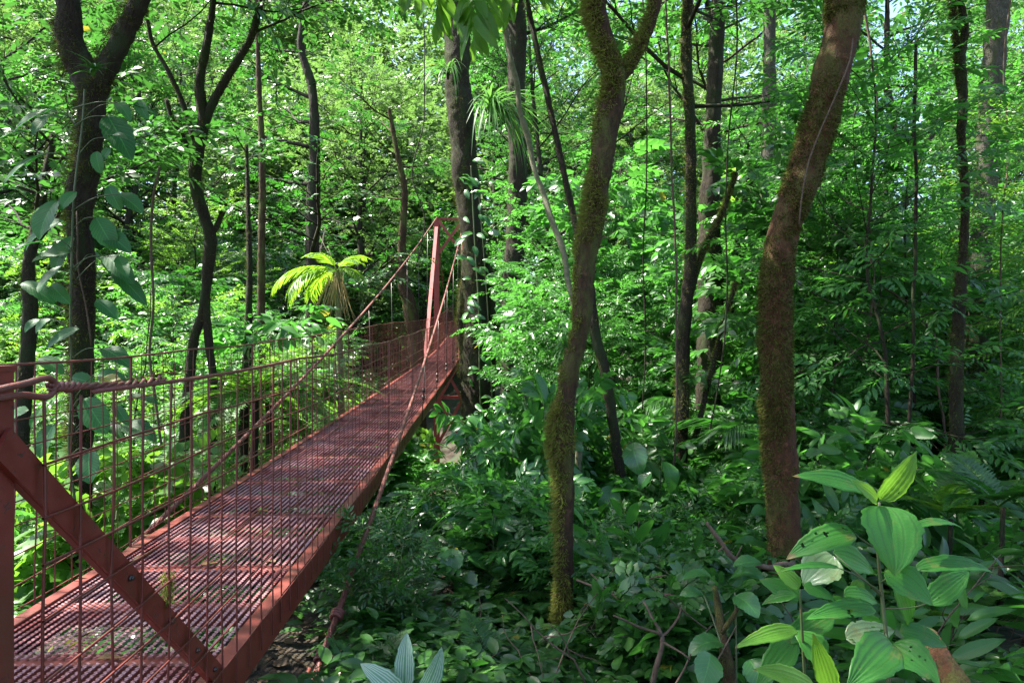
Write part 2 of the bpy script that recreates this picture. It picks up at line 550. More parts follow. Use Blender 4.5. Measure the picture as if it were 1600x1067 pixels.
def leaf_fine(w, fold=0.12, droop=0.2, n=6, power=(0.6, 0.85), acum=0.0):
    """smooth outline leaf with n cross sections"""
    t = np.linspace(0, 1, n + 1)
    a, b = power
    wt = np.clip(t, 0, 1) ** a * np.clip(1 - t, 0, 1) ** b
    wt = wt / wt.max() * w
    if acum:
        wt = wt * (1 - acum * smooth(0.75, 1.0, t)) + 0.0
    V, UV = [], []
    for k in range(n + 1):
        for u in (-1, -0.5, 0, 0.5, 1):
            V.append((u * wt[k], t[k], fold * abs(u) ** 1.4 * wt[k] * 2 - droop * t[k] ** 2))
            UV.append((0.5 + 0.5 * u, t[k]))
    T = []
    for k in range(n):
        for j in range(4):
            q = (k * 5 + j, k * 5 + j + 1, (k + 1) * 5 + j + 1, (k + 1) * 5 + j)
            T += [(q[0], q[1], q[2]), (q[0], q[2], q[3])]
    return np.array(V), np.array(T), np.array(UV)


LEAF = leaf_t(0.23)
LEAF_N = leaf_t(0.16, droop=0.25)
LEAF_W = leaf_t(0.30, droop=0.12)
LEAF_S = leaf_s(0.24)
LEAF_XS = leaf_s(0.13)
LEAF_F = leaf_fine(0.21, droop=0.22, power=(0.7, 1.0))
LEAF_FW = leaf_fine(0.27, droop=0.2, power=(0.6, 0.9))


def twig_t(rng, n, length, leaf, droop=0.2, ang=0.95, up=0.35, spread=0.0):
    """leaf frames along a twig that runs along +Y"""
    D, P, S, NN = [], [], [], []
    for k in range(n):
        t = (k + 0.6) / n
        side = 1 if k % 2 else -1
        last = k == n - 1
        a = 0.0 if last else side * ang * rng.uniform(0.65, 1.15) * (1.1 - 0.45 * t)
        p = np.array((side * 0.01 * (not last), length * t, -droop * length * t * t))
        D.append((math.sin(a), math.cos(a), rng.uniform(-0.35, 0.2) - droop * t))
        P.append(p)
        S.append(leaf * rng.uniform(0.7, 1.15) * (0.75 + 0.5 * math.sin(math.pi * min(1, t * 0.9 + 0.1))))
        NN.append((rng.gauss(0, up), rng.gauss(0, up), 1))
    return frames(np.array(D), np.array(NN)), np.array(P), np.array(S)


def compose(Rt, pt, st, tw):
    Rl, pl, sl = tw
    Rm = np.einsum('nij,ljk->nlik', Rt, Rl).reshape(-1, 3, 3)
    p = (pt[:, None] + st[:, None, None] * np.einsum('nij,lj->nli', Rt, pl)).reshape(-1, 3)
    s = (st[:, None] * sl[None]).reshape(-1)
    return Rm, p, s


def interp(path, t):
    t = min(max(t, 0.0), 1.0) * (len(path) - 1)
    i = min(int(t), len(path) - 2)
    f = t - i
    return path[i] * (1 - f) + path[i + 1] * f


def bpath(rng, p, d, L, n, rise=0.0, wob=0.12):
    p = np.array(p, float)
    d = norm(np.array(d, float))
    out = [p.copy()]
    for k in range(n):
        d = norm(d + np.array((rng.gauss(0, wob), rng.gauss(0, wob), rng.gauss(0, wob) + rise / n)))
        p = p + d * L / n
        out.append(p.copy())
    return np.array(out)


def grow(rng, wood, leafg, stem, srad, t0, t1, n_limb, limb_len, elev, n_br, br_len, n_tw, twigs, tmpl, prof=None, rise=0.3, bsides=5, upj=0.45, tsc=1.0, keep=None, az0=None):
    """limbs, branches and leafy twigs on a stem path; wood and leaves are added to two Geo"""
    TD, TP = [], []
    for i in range(n_limb):
        f = (i + rng.random()) / n_limb
        t = t0 + (t1 - t0) * f
        p = interp(stem, t)
        az = i * 2.399 + rng.gauss(0, 0.35) if az0 is None else az0 + rng.gauss(0, 0.7)
        e = rng.uniform(*elev)
        L = limb_len * (prof(f) if prof else 1) * rng.uniform(0.7, 1.2)
        d = (math.cos(az) * math.cos(e), math.sin(az) * math.cos(e), math.sin(e))
        if keep and not keep(p, d, L):
            continue
        lp = bpath(rng, p, d, L, 7, rise, 0.10)
        rr = max(0.006, min(0.45 * interp(srad, t), 0.02 * L + 0.004))
        wood.tube(lp, np.linspace(rr, rr * 0.3, len(lp)), bsides)
        for j in range(n_br + 1):
            s = 0.22 + 0.78 * (j + rng.random() * 0.7) / (n_br + 1)
            q = interp(lp, s)
            tg = norm(interp(lp, min(1, s + 0.08)) - interp(lp, max(0, s - 0.08)))
            sd = (1 if j % 2 else -1) * rng.uniform(0.5, 1.2)
            if j == n_br:
                sd, q = rng.uniform(-0.2, 0.2), lp[-1]
            c_, s_ = math.cos(sd), math.sin(sd)
            d2 = (tg[0] * c_ - tg[1] * s_, tg[0] * s_ + tg[1] * c_, tg[2] * 0.6 + rng.gauss(0.05, 0.22))
            Lb = br_len * (1.2 - 0.6 * s) * rng.uniform(0.7, 1.25)
            bp = bpath(rng, q, d2, Lb, 4, -0.12, 0.10)
            rb = max(0.003, rr * 0.35)
            wood.tube(bp, np.linspace(rb, rb * 0.4, len(bp)), 4)
            for k in range(n_tw):
                u = (k + 0.6) / n_tw
                b0 = interp(bp, u)
                tg2 = norm(interp(bp, min(1, u + 0.1)) - interp(bp, max(0, u - 0.1)))
                sd = 0.0 if k == n_tw - 1 else (1 if k % 2 else -1) * rng.uniform(0.4, 1.0)
                c_, s_ = math.cos(sd), math.sin(sd)
                TD.append((tg2[0] * c_ - tg2[1] * s_, tg2[0] * s_ + tg2[1] * c_, tg2[2] * 0.7 + rng.gauss(0, 0.2)))
                TP.append(b0)
    if not TP:
        return
    TD, TP = np.array(TD), np.array(TP)
    nrm = np.array([(rng.gauss(0, upj), rng.gauss(0, upj), 1) for _ in TP])
    Rt = frames(TD, nrm)
    st = np.array([tsc * rng.uniform(0.75, 1.25) for _ in TP])
    which = np.array([rng.randrange(len(twigs)) for _ in TP])
    for w in range(len(twigs)):
        m = which == w
        if m.any():
            Rm, p, s = compose(Rt[m], TP[m], st[m], twigs[w])
            leafg.inst(tmpl, Rm, p, s)


def stem_path(rng, H, wob=0.04, lean=(0, 0), n=14):
    z = np.linspace(0, H, n)
    x = np.cumsum([rng.gauss(0, wob) * H / n for _ in z]) + np.array([lean[0] * t for t in z])
    y = np.cumsum([rng.gauss(0, wob) * H / n for _ in z]) + np.array([lean[1] * t for t in z])
    return np.stack((x - x[0], y - y[0], z), -1)


def twigset(rng, k, n, length, leaf, **kw):
    return [twig_t(rng, n + rng.randint(-1, 1), length, leaf, **kw) for _ in range(k)]


# ------------------------------------------------------------------ fern and palm fronds
def frond_t(n_pin, pin_len, pin_w, arch, prof, tmpl, gap=0.1, droop=0.0, pair_ang=1.25, vee=0.15, rng=None):
    """one frond along +Y of length 1 arching over; returns template arrays"""
    g_ = Geo()
    ts = np.linspace(0, 1, 14)
    pts = np.stack((ts * 0, np.sin(ts * arch) / arch if arch else ts, (np.cos(ts * arch) - 1) / arch if arch else ts * 0), -1)
    g_.tube(pts, np.linspace(0.008, 0.002, 14), 3, cap=False)
    D, P, S, NN = [], [], [], []
    for k in range(n_pin):
        t = gap + (1 - gap) * (k + 0.5) / n_pin
        p = interp(pts, t)
        tg = norm(interp(pts, min(1, t + 0.03)) - interp(pts, max(0, t - 0.03)))
        nz = np.cross(np.array((1.0, 0, 0)), tg)
        for sd in (-1, 1):
            a = pair_ang * (1 - 0.35 * t) + (rng.uniform(-0.08, 0.08) if rng else 0)
            d = tg * math.cos(a) + np.array((sd, 0, 0)) * math.sin(a) + nz * vee + np.array((0, 0, -droop))
            D.append(d)
            P.append(p)
            L = pin_len * prof(t) * (rng.uniform(0.9, 1.1) if rng else 1)
            S.append((pin_w, L, L))
            NN.append(nz)
    g_.inst(tmpl, frames(np.array(D), np.array(NN)), np.array(P), np.array(S))
    V = np.concatenate(g_.V)
    T = np.concatenate(g_.T)
    UV = np.zeros((len(V), 2)) + 0.3
    Q = np.concatenate(g_.Q)
    T = np.concatenate((T, Q[:, [0, 1, 2]], Q[:, [0, 2, 3]]))
    return V, T, UV


rr_ = random.Random(3)
PIN = leaf_s(0.5, 0.08)
FROND = frond_t(24, 0.24, 0.055, 0.9, lambda t: math.sin(math.pi * (0.12 + 0.86 * t) ** 0.8) + 0.03, PIN, 0.12, 0.02, rng=rr_)
FROND_B = frond_t(32, 0.20, 0.035, 1.3, lambda t: math.sin(math.pi * (0.10 + 0.88 * t) ** 0.75) + 0.03, PIN, 0.10, 0.03, rng=rr_)
PALMF = frond_t(30, 0.42, 0.035, 1.5, lambda t: 0.55 + 0.45 * math.sin(math.pi * t), leaf_s(0.5, 0.35), 0.16, 0.25, pair_ang=1.0, rng=rr_)


def rosette(rng, g_, tmpl, n, L, elev=(0.3, 1.1), p=(0, 0, 0), jit=0.3, wid=1.0):
    D, P, S, NN = [], [], [], []
    for k in range(n):
        az = k * 2.399 + rng.gauss(0, jit)
        e = rng.uniform(*elev)
        D.append((math.cos(az) * math.cos(e), math.sin(az) * math.cos(e), math.sin(e)))
        NN.append((-math.cos(az) * math.sin(e) + rng.gauss(0, 0.1), -math.sin(az) * math.sin(e) + rng.gauss(0, 0.1), math.cos(e)))
        P.append(p)
        s = L * rng.uniform(0.75, 1.15)
        S.append((s * wid, s, s))
    g_.inst(tmpl, frames(np.array(D), np.array(NN)), np.array(P, float), np.array(S))

# ------------------------------------------------------------------ the bridge
_cy = np.array((-1, 2.5, 6, 10, 16, 20, 26, 31, 36, 40.0))
_cz = np.array((-1.24, -1.2, -1.13, -1.02, -0.80, -0.60, -0.34, 0.10, 0.62, 1.10))
_pf = np.polyfit(_cy, _cz, 5)
BW = 1.08


def deck_z(y):
    return np.polyval(_pf, y) + CAMZ


def right_x(y):
    return -0.98 - 0.032 * np.asarray(y, float)


def left_x(y):
    return right_x(y) - BW


def rail_h(y):
    return 1.10 + 0.15 * smooth(4, 16, y)


YB0, YB1 = 0.6, 38.6
bridge = thing("suspension_bridge", "red painted steel suspension footbridge with mesh railings running away through the forest", "bridge", (float(right_x(1.4)), 1.38, 0.0))

# expanded metal panels, one metre each
pan = Geo()
LW, SW, BWID, BT = 0.034, 0.0240, 0.0058, 0.005
PL = 0.97
nx, ny = int((BW - 0.06) / LW), int(PL / SW)
V, Q = [], []
k = 0
for j in range(ny):
    for i in range(nx + 1):
        x0 = -(BW - 0.06) / 2 + i * LW
        y0 = -PL / 2 + j * SW
        for (ax_, ay_, bx_, by_) in ((x0, y0, x0 + LW / 2, y0 + SW / 2), (x0 + LW / 2, y0 + SW / 2, x0, y0 + SW)):
            if bx_ > (BW - 0.06) / 2 + 1e-6:
                continue
            V += [(ax_, ay_ - BWID, 0.003), (bx_, by_ - BWID, 0.003), (bx_, by_ + BWID, -0.003 + 0.004), (ax_, ay_ + BWID, -0.003 + 0.004),
                  (ax_, ay_ - BWID, 0.003 - BT), (bx_, by_ - BWID, 0.003 - BT)]
            Q += [(k, k + 1, k + 2, k + 3), (k + 4, k + 5, k + 1, k)]
            k += 6
pan.add(V, Q=Q)
panel_me = pan.mesh("deck_panel", M['deckpaint'], False)
for y in np.arange(YB0 + 0.5, YB1, 1.0):
    o = linkpart("deck_panel", panel_me, bridge)
    a = np.array((right_x(y - .5) - BW / 2, y - .5, deck_z(y - .5)))
    b = np.array((right_x(y + .5) - BW / 2, y + .5, deck_z(y + .5)))
    c = (a + b) / 2
    o.location = c - np.array(bridge.location)
    d = b - a
    o.rotation_euler = (math.atan2(d[2], math.hypot(d[0], d[1])), 0, math.atan2(-d[0], d[1]))

# edge beams (channel: web plus two flanges) and cross beams
for sd, fx in ((1, right_x), (-1, left_x)):
    g = Geo()
    ys = np.arange(YB0, YB1 + 0.01, 0.5)
    P = np.stack((fx(ys), ys, deck_z(ys)), -1)
    prof = np.array([(0.0, 0.012), (0.0, -0.150), (-0.055, -0.150), (-0.055, -0.142), (-0.008, -0.142), (-0.008, 0.004), (-0.060, 0.004), (-0.060, 0.012)]) * np.array((sd, 1))
    n = len(prof)
    VV = np.stack((P[:, None, 0] + prof[None, :, 0], np.broadcast_to(P[:, None, 1], (len(P), n)), P[:, None, 2] + prof[None, :, 1]), -1).reshape(-1, 3)
    i = np.arange(len(P) - 1)[:, None] * n
    j = np.arange(n)[None]
    jn = (j + 1) % n
    q = np.stack((i + j, i + jn, i + n + jn, i + n + j), -1).reshape(-1, 4)
    g.add(VV, Q=q if sd > 0 else q[:, ::-1])
    g.add(VV[:n], Q=[(0, 1, 4, 5), (1, 2, 3, 4), (0, 5, 6, 7)])
    g.build("edge_beam", M['paint'], bridge, False)
cb = Geo()
cb.box((0, 0, -0.045), (BW - 0.13, 0.10, 0.07))
cb_me = cb.mesh("cross_beam", M['paint'], False)
for y in np.arange(YB0 + 0.02, YB1, 0.5):
    o = linkpart("cross_beam", cb_me, bridge)
    o.location = np.array((right_x(y) - BW / 2, y, deck_z(y))) - np.array(bridge.location)

# railing meshes: one part each side, the handrail cable another
rngb = random.Random(5)
for sd, fx in ((1, right_x), (-1, left_x)):
    off = 0.012 * sd
    y0 = 1.47 if sd > 0 else 0.75
    g = Geo()
    ys = [y0]
    while ys[-1] < YB1:
        ys.append(ys[-1] + rngb.uniform(0.125, 0.150))
    for y in ys:
        h = rail_h(y)
        zz = np.linspace(-0.10, h, 6)
        ln = rngb.gauss(0, 0.012)
        pts = [(fx(y) + off + rngb.gauss(0, 0.0015), y + ln * (z / h) + rngb.gauss(0, 0.004), deck_z(y) + z) for z in zz]
        g.tube(pts, 0.0037 if y < 3.5 else (0.0028 if y < 9 else 0.0019), 5, cap=False)
    yy = np.arange(y0, YB1, 0.28)
    for k in range(9):
        fz = 0.03 + 0.118 * k
        zo = rngb.uniform(-0.01, 0.01)
        pts = [(fx(y) + off + 0.005 * sd, y, deck_z(y) + (fz + zo) * rail_h(y) / 1.1 + 0.010 * math.sin(y * 3.1 + k * 1.7) * rngb.uniform(0.3, 1)) for y in yy]
        g.tube(pts, np.interp(yy, (3, 9, 12), (0.0034, 0.0028, 0.0021)), 5, cap=False)
    g.build("railing_mesh", M['wire'], bridge)
    g = Geo()
    yy = np.arange(y0 + (0.20 if sd > 0 else 0), YB1, 0.20)
    sagp = [(fx(y) + off, y, deck_z(y) + rail_h(y) + 0.008 - 0.012 * abs(math.sin((y - y0) * math.pi / 2.0))) for y in yy]
    g.tube(sagp, 0.0065, 8)
    g.build("handrail_cable", M['cable'], bridge)
    # light posts that hold the mesh
    for y in np.arange(3.9 if sd < 0 else 6.6, YB1, 2.0):
        g = Geo()
        h = rail_h(y)
        g.bar((fx(y) + off - .016 * sd, y, deck_z(y) - 0.1), (fx(y) + off - .010 * sd, y + 0.015, deck_z(y) + h), 0.011, 0.011, (1, 0, 0))
        g.build("railing_post", M['wire'], bridge, False)

# end post, diagonal brace with its bolts, eye hook and twisted cable end
ep = (float(right_x(1.38)) - 0.057, 1.385)
g = Geo()
zt = 1.638
zg = float(gz(*ep)) - 0.2
g.box((ep[0], ep[1], (zt + zg) / 2), (0.080, 0.085, zt - zg))
g.box((ep[0], ep[1], zt + 0.006), (0.086, 0.091, 0.012))
post = g.build("end_post", M['paint'], bridge, False)
a = np.array((right_x(1.39) - 0.006, 1.39, CAMZ - 0.215))
b = np.array((right_x(2.50) - 0.004, 2.50, deck_z(2.5) - 0.02))
g = Geo()
n_ = norm(b - a)
g.bar(a - n_ * 0.02, b + n_ * 0.03, 0.066, 0.010, (1, 0, 0))
# chamfer-like lip along both edges of the bar
w_ = np.cross(n_, (1, 0, 0))
for s_ in (-1, 1):
    g.bar(a + w_ * s_ * 0.031 + np.array((-0.012, 0, 0)), b + w_ * s_ * 0.031 + np.array((-0.012, 0, 0)), 0.006, 0.018, (1, 0, 0))
brace = g.build("diagonal_brace", M['paint'], bridge, False)
for t in (0.42, 0.63, 0.80, 0.93):
    g = Geo()
    p = a + (b - a) * t
    g.tube([p + np.array((0.004, 0, 0)), p + np.array((0.012, 0, 0))], 0.009, 8)
    g.tube([p + np.array((0.010, 0, 0)), p + np.array((0.017, 0, 0))], 0.0055, 8)
    o = g.build("bolt", M['steel'], None)
    o.parent = brace
    o.location = np.array((0.0, 0, 0))
hx = float(right_x(1.40)) + 0.012
g = Geo()
zc = CAMZ - 0.098


def pix(px, py):
    """point of the right railing's plane seen at that pixel"""
    Y = 0.975 / ((800.0 - px) / F - 0.032)
    return at(px, py, Y)


eye = [pix(-60, 620), pix(0, 606), pix(35, 599), pix(58, 592), pix(73, 590), pix(83, 597), pix(82, 612), pix(74, 621), pix(60, 620), pix(40, 616), pix(0, 622), pix(-60, 634)]
eye = np.array(eye)
for e, dx in enumerate(np.linspace(0.012, -0.006, len(eye))):
    eye[e, 0] += dx
tt = np.linspace(0, len(eye) - 1, 60)
eyes_ = np.stack([np.interp(tt, np.arange(len(eye)), eye[:, c]) for c in range(3)], -1)
for _ in range(3):
    eyes_[1:-1] = 0.25 * eyes_[:-2] + 0.5 * eyes_[1:-1] + 0.25 * eyes_[2:]
g.tube(eyes_, 0.0072, 8)
g.build("eye_hook", M['cable'], bridge)
g = Geo()
cl = np.array([pix(76, 604), pix(100, 603), pix(130, 603), pix(180, 601), pix(215, 600), pix(255, 592)])
tt = np.linspace(0, len(cl) - 1, 120)
cl = np.stack([np.interp(tt, np.arange(len(cl)), cl[:, c]) for c in range(3)], -1)
for s_ in range(3):
    ph = tt / tt.max() * 34 + s_ * 2.094
    env = 0.004 + 0.0045 * np.clip(np.sin(tt / tt.max() * 9) + 0.4, 0, 1)
    pts = cl + np.stack((np.cos(ph) * env, ph * 0, np.sin(ph) * env), -1)
    g.tube(pts, 0.0047, 6)
lp = [pix(78, 596), pix(92, 604), pix(104, 612), pix(112, 612), pix(95, 606), pix(80, 606)]
g.tube(lp, 0.004, 6)
g.build("cable_splice", M['cable'], bridge)

# tower
YT = 26.0
tower = Geo()
xl, xr = float(left_x(YT)) + 0.03, float(right_x(YT)) + 0.02
ztop = CAMZ + 4.6
zbase = float(gz(-2.4, YT)) - 0.6
tower.bar((xl - 0.02, YT, ztop + 0.06), (xr + 0.02, YT, ztop + 0.04), 0.10, 0.08)
tw = tower.build("tower", M['tower'], bridge, False)


def towerpart(name, bars, mat=M['tower']):
    g_ = Geo()
    for b_ in bars:
        g_.bar(*b_)
    o_ = g_.build(name, mat, None, False)
    o_.parent = tw
    return o_


for x in (xl, xr):
    # H-section: two flanges and a web
    bars = [((x, YT + dy, zbase), (x, YT + dy, ztop), 0.20, 0.018, (0, 1, 0)) for dy in (-0.10, 0.10)]
    bars.append(((x, YT, zbase), (x, YT, ztop), 0.012, 0.18, (0, 1, 0)))
    towerpart("leg", bars)
zd = float(deck_z(YT))
towerpart("cross_brace", [((xl + .1, YT - .13, ztop - 0.05), (xr - .1, YT - .13, ztop - 1.25), 0.10, 0.02, (0, 1, 0))], M['pink'])
towerpart("cross_brace", [((xl + .1, YT - .16, ztop - 1.25), (xr - .1, YT - .16, ztop - 0.05), 0.10, 0.02, (0, 1, 0))], M['pink'])
for z0, z1 in ((zd - 0.30, zd - 1.9), (zd - 1.9, zd - 3.5)):
    towerpart("cross_brace", [((xl + .1, YT - .13, z0), (xr - .1, YT - .13, z1), 0.11, 0.02, (0, 1, 0))])
    towerpart("cross_brace", [((xl + .1, YT - .16, z1), (xr - .1, YT - .16, z0), 0.11, 0.02, (0, 1, 0))])
    towerpart("cross_beam", [((xl + .1, YT, z0 + 0.08), (xr - .1, YT, z0 + 0.08), 0.12, 0.12)])
for x, fx in ((xl, left_x), (xr, right_x)):
    towerpart("raking_strut", [((float(fx(21.8)) + (0.02 if x > -2.3 else -0.02), 21.8, float(deck_z(21.8)) - 0.1), (x, YT - 0.13, ztop - 0.3), 0.11, 0.12, (1, 0, 0))], M['pink'])
# main cables with their hangers
for sd, fx in ((1, right_x), (-1, left_x)):
    ax, ay = float(fx(3.3)) + 0.10 * sd, 3.30
    az_ = float(gz(ax, ay)) + 0.02 if sd > 0 else CAMZ - 1.72
    A = np.array((ax, ay, az_))
    if sd < 0:
        A = np.array((ax - 0.05, 2.6, float(gz(ax, 2.6)) + 0.1))
    B = np.array((xr if sd > 0 else xl, YT, ztop + 0.13))
    t = np.linspace(0, 1, 90)
    C_ = A[None] * (1 - t)[:, None] + B[None] * t[:, None]
    C_[:, 2] -= 0.42 * 4 * t * (1 - t) * (1 - 0.4 * t)
    yo = np.clip(C_[:, 1] - 4.0, 0, 1) * 0
    g = Geo()
    for s_ in range(5):
        ph = np.linspace(0, 1, 600) * 420 + s_ * 2 * math.pi / 5
        T6 = np.linspace(0, 1, 600)
        cc = np.stack([np.interp(T6, t, C_[:, c]) for c in range(3)], -1)
        g.tube(cc + np.stack((np.cos(ph) * 0.009, ph * 0, np.sin(ph) * 0.009), -1), 0.0105, 5)
    # down the far side of the tower
    far = np.linspace(0, 1, 40)
    E = np.array((float(fx(46)), 46.0, float(deck_z(40)) + 2.0))
    FF = B[None] * (1 - far)[:, None] + E[None] * far[:, None]
    FF[:, 2] -= 3.4 * 4 * far * (1 - far)
    g.tube(FF, 0.018, 6)
    mc = g.build("main_cable", M['cable'], bridge)
    for y in list(np.arange(9.5, 25.0, 2.6)) + list(np.arange(27.5, 38, 3.0)):
        z1 = np.interp(y, C_[:, 1], C_[:, 2]) if y < YT else np.interp(y, FF[:, 1], FF[:, 2])
        z0 = float(deck_z(y)) - 0.12
        if z1 - z0 < 0.25:
            continue
        x0 = float(fx(y)) + 0.03 * sd
        xc = np.interp(y, C_[:, 1], C_[:, 0]) if y < YT else np.interp(y, FF[:, 1], FF[:, 0])
        g = Geo()
        g.tube([(x0, y, z0), ((x0 + xc) / 2, y, (z0 + z1) / 2), (xc, y, z1)], 0.008, 6)
        for zz in (z1 - 0.02, z0 + 0.36, z0 + 0.46):
            xk = xc + (x0 - xc) * (z1 - zz) / (z1 - z0)
            g.tube([(xk, y, zz - 0.03), (xk, y, zz + 0.03)], 0.024, 6)
        g.build("hanger", M['steel'], bridge)
    # knotted lower end and ground anchor
    g = Geo()
    for f0, n_turn in ((0.028, 3), (0.012, 3)):
        c0 = C_[0] * (1 - f0) + C_[-1] * f0
        c0 = np.array([np.interp(f0, t, C_[:, c]) for c in range(3)])
        d = norm(C_[4] - C_[0])
        Rm = frames(d[None], UP[None])[0]
        th = np.linspace(0, n_turn * 2 * math.pi, 50)
        loc = np.stack((np.cos(th) * 0.028, np.linspace(-0.04, 0.04, 50), np.sin(th) * 0.028), -1)
        g.tube(c0 + loc @ Rm.T, 0.011, 6)
        o = g.build("cable_knot", M['cable'], None)
        o.parent = mc
        g = Geo()
    d = norm(C_[3] - C_[0])
    g.tube([C_[0] + d * 0.16 + np.array((-0.035, 0, 0.02)), C_[0] + np.array((-0.05, 0, 0.0)), C_[0] + np.array((-0.04, -0.1, -0.16))], 0.012, 6)
    g.tube([C_[0], C_[0] + np.array((0, -0.05, -0.14)), C_[0] + np.array((-0.02, -0.07, -0.35))], 0.018, 8)
    o = g.build("anchor_loop", M['cable'], None)
    o.parent = mc

# dead leaves that lie on the deck
for k, (px, py, s) in enumerate(((228, 840, 0.09), (315, 885, 0.10), (233, 868, 0.09), (150, 1033, 0.09), (345, 808, 0.06), (560, 690, 0.08), (455, 760, 0.10), (520, 716, 0.07), (120, 905, 0.08), (270, 960, 0.07), (400, 800, 0.09), (380, 860, 0.06), (430, 880, 0.07), (500, 770, 0.08), (210, 930, 0.10), (470, 700, 0.09), (600, 660, 0.09), (250, 1000, 0.06))):
    Y = 6.0
    for _ in range(20):
        Y = (CAMZ - deck_z(Y) - 0.004) * F / (py - 533.5)
    x, y, _z = at(px, py, Y)
    g = Geo()
    a_ = R.uniform(0, 6.28)
    g.inst(LEAF_FW, frames(np.array([(math.cos(a_), math.sin(a_), 0.05)]), np.array([(0.1, 0.1, 1)])), np.array([(x, y, float(deck_z(y)) + 0.012)]), np.array([(s, s, s)]))
    o = g.build("dead_leaf", M['dry'])
    tag(o, ("largest dry brown leaf on the bridge deck near the diagonal brace" if k == 1 else "small dry fallen leaf lying on the red bridge deck"), "leaf", "dead leaves on the deck")
# dried moss hanging from the railing wire
p = pix(263, 890)
g = Geo()
n = 260
D = NR.normal(0, 0.35, (n, 3)) + np.array((0, 0, -1.0))
P = p + np.stack((NR.normal(0, 0.006, n), NR.normal(0, 0.008, n), -NR.uniform(0, 0.09, n)), -1)
g.inst(LEAF_XS, frames(D, NR.normal(0, 1, (n, 3))), P, np.stack((np.full(n, .010), NR.uniform(.02, .045, n), np.full(n, .03)), -1))
o = g.build("moss_tuft", M['moss'])
tag(o, "dried yellow moss tuft hanging on the near railing wire beside the brace", "moss tuft")

# ------------------------------------------------------------------ hero trees
def resample(P, W, step):
    P = np.asarray(P, float)
    W = np.asarray(W, float)
    seg = np.linalg.norm(np.diff(P, axis=0), axis=1)
    med = max(np.median(seg) * 1.3, 1e-3)
    PP, WW = [P[0]], [W[0]]
    for k in range(len(seg)):          # split long stretches so that the curve does not overshoot
        m = max(1, int(math.ceil(seg[k] / med)))
        for j in range(1, m + 1):
            PP.append(P[k] + (P[k + 1] - P[k]) * j / m)
            WW.append(W[k] + (W[k + 1] - W[k]) * j / m)
    P, W = np.array(PP), np.array(WW)
    seg = np.linalg.norm(np.diff(P, axis=0), axis=1)
    s = np.concatenate(([0], np.cumsum(seg)))
    n = max(4, int(s[-1] / step))
    # smooth curve through the points (Catmull-Rom)
    t = np.linspace(0, len(P) - 1, n)
    i = np.clip(t.astype(int), 0, len(P) - 2)
    f = (t - i)[:, None]
    p0, p1, p2, p3 = P[np.clip(i - 1, 0, None)], P[i], P[i + 1], P[np.clip(i + 2, None, len(P) - 1)]
    C = 0.5 * (2 * p1 + (p2 - p0) * f + (2 * p0 - 5 * p1 + 4 * p2 - p3) * f ** 2 + (3 * p1 - p0 - 3 * p2 + p3) * f ** 3)
    return C, np.interp(t, np.arange(len(P)), W)


def trunk_geo(g, C, Rr, sides=22, lump=0.16, seed=0, flute=0.0):
    """knobbly tube: radius varied by noise; returns surface points and normals"""
    tan = norm(np.gradient(C, axis=0))
    u = norm(np.cross(tan[0], (0.2, 1, 0.1)))
    a = np.arange(sides) * 2 * math.pi / sides
    rings, nrm = [], []
    for i in range(len(C)):
        u = norm(u - tan[i] * np.dot(u, tan[i]))
        v = np.cross(tan[i], u)
        d = np.cos(a)[:, None] * u + np.sin(a)[:, None] * v
        rings.append(C[i] + Rr[i] * d)
        nrm.append(d)
    P, Nn = np.array(rings), np.array(nrm)
    k = np.median(Rr)
    disp = (vnoise(P, 0.55 / k, seed + 1) - 0.5) * 0.75 + (vnoise(P * (1, 1, 0.35), 1.8 / k, seed + 2) - 0.5) * 0.8 + (vnoise(P * (1, 1, 0.6), 5.0 / k, seed + 3) - 0.5) * 0.45
    disp = disp * lump * 2 * Rr[:, None]
    disp = disp + 0.007 * (vnoise(P * (1, 1, 0.45), 75.0, seed + 4) - 0.5) + 0.012 * (vnoise(P * (1, 1, 0.3), 34.0, seed + 6) - 0.5)
    P = P + Nn * disp[..., None]
    i = np.arange(len(C) - 1)[:, None] * sides
    j = np.arange(sides)[None]
    jn = (j + 1) % sides
    g.add(P.reshape(-1, 3), Q=np.stack((i + j, i + jn, i + sides + jn, i + sides + j), -1).reshape(-1, 4))
    g.add(P[-1], T=[(0, k_, k_ + 1) for k_ in range(1, sides - 1)])
    return P, Nn


def moss_on(g, P, Nn, n, seed, lo=0.45, length=(0.012, 0.035), side=None, width=0.0028, rng=None):
    """fuzzy moss: thin blades where a noise mask lies above lo"""
    rng = rng or np.random.default_rng(seed)
    m = n * 4
    i = rng.integers(0, P.shape[0] - 1, m)
    j = rng.integers(0, P.shape[1], m)
    f = rng.random((m, 1))
    jn = (j + 1) % P.shape[1]
    e = rng.random((m, 1))
    pts = (P[i, j] * (1 - f) + P[i + 1, j] * f) * (1 - e) + e * (P[i, jn] * (1 - f) + P[i + 1, jn] * f)
    nn = Nn[i, j]
    mask = vnoise(pts, 4.5, seed) * 0.72 + vnoise(pts, 22.0, seed + 1) * 0.28
    if side is not None:
        mask = mask + 0.22 * (nn @ np.asarray(side, float))
    keep = np.where(mask > lo)[0][:n]
    pts, nn = pts[keep], nn[keep]
    L = rng.uniform(*length, len(keep)) * (0.6 + 1.6 * np.clip(mask[keep] - lo, 0, 0.3) / 0.3)
    D = nn + rng.normal(0, 0.55, nn.shape) + np.array((0, 0, -0.35))
    g.inst(LEAF_XS, frames(D, rng.normal(0, 1, nn.shape)), pts - nn * 0.003, np.stack((np.full(len(L), width / 0.13), L, L), -1))


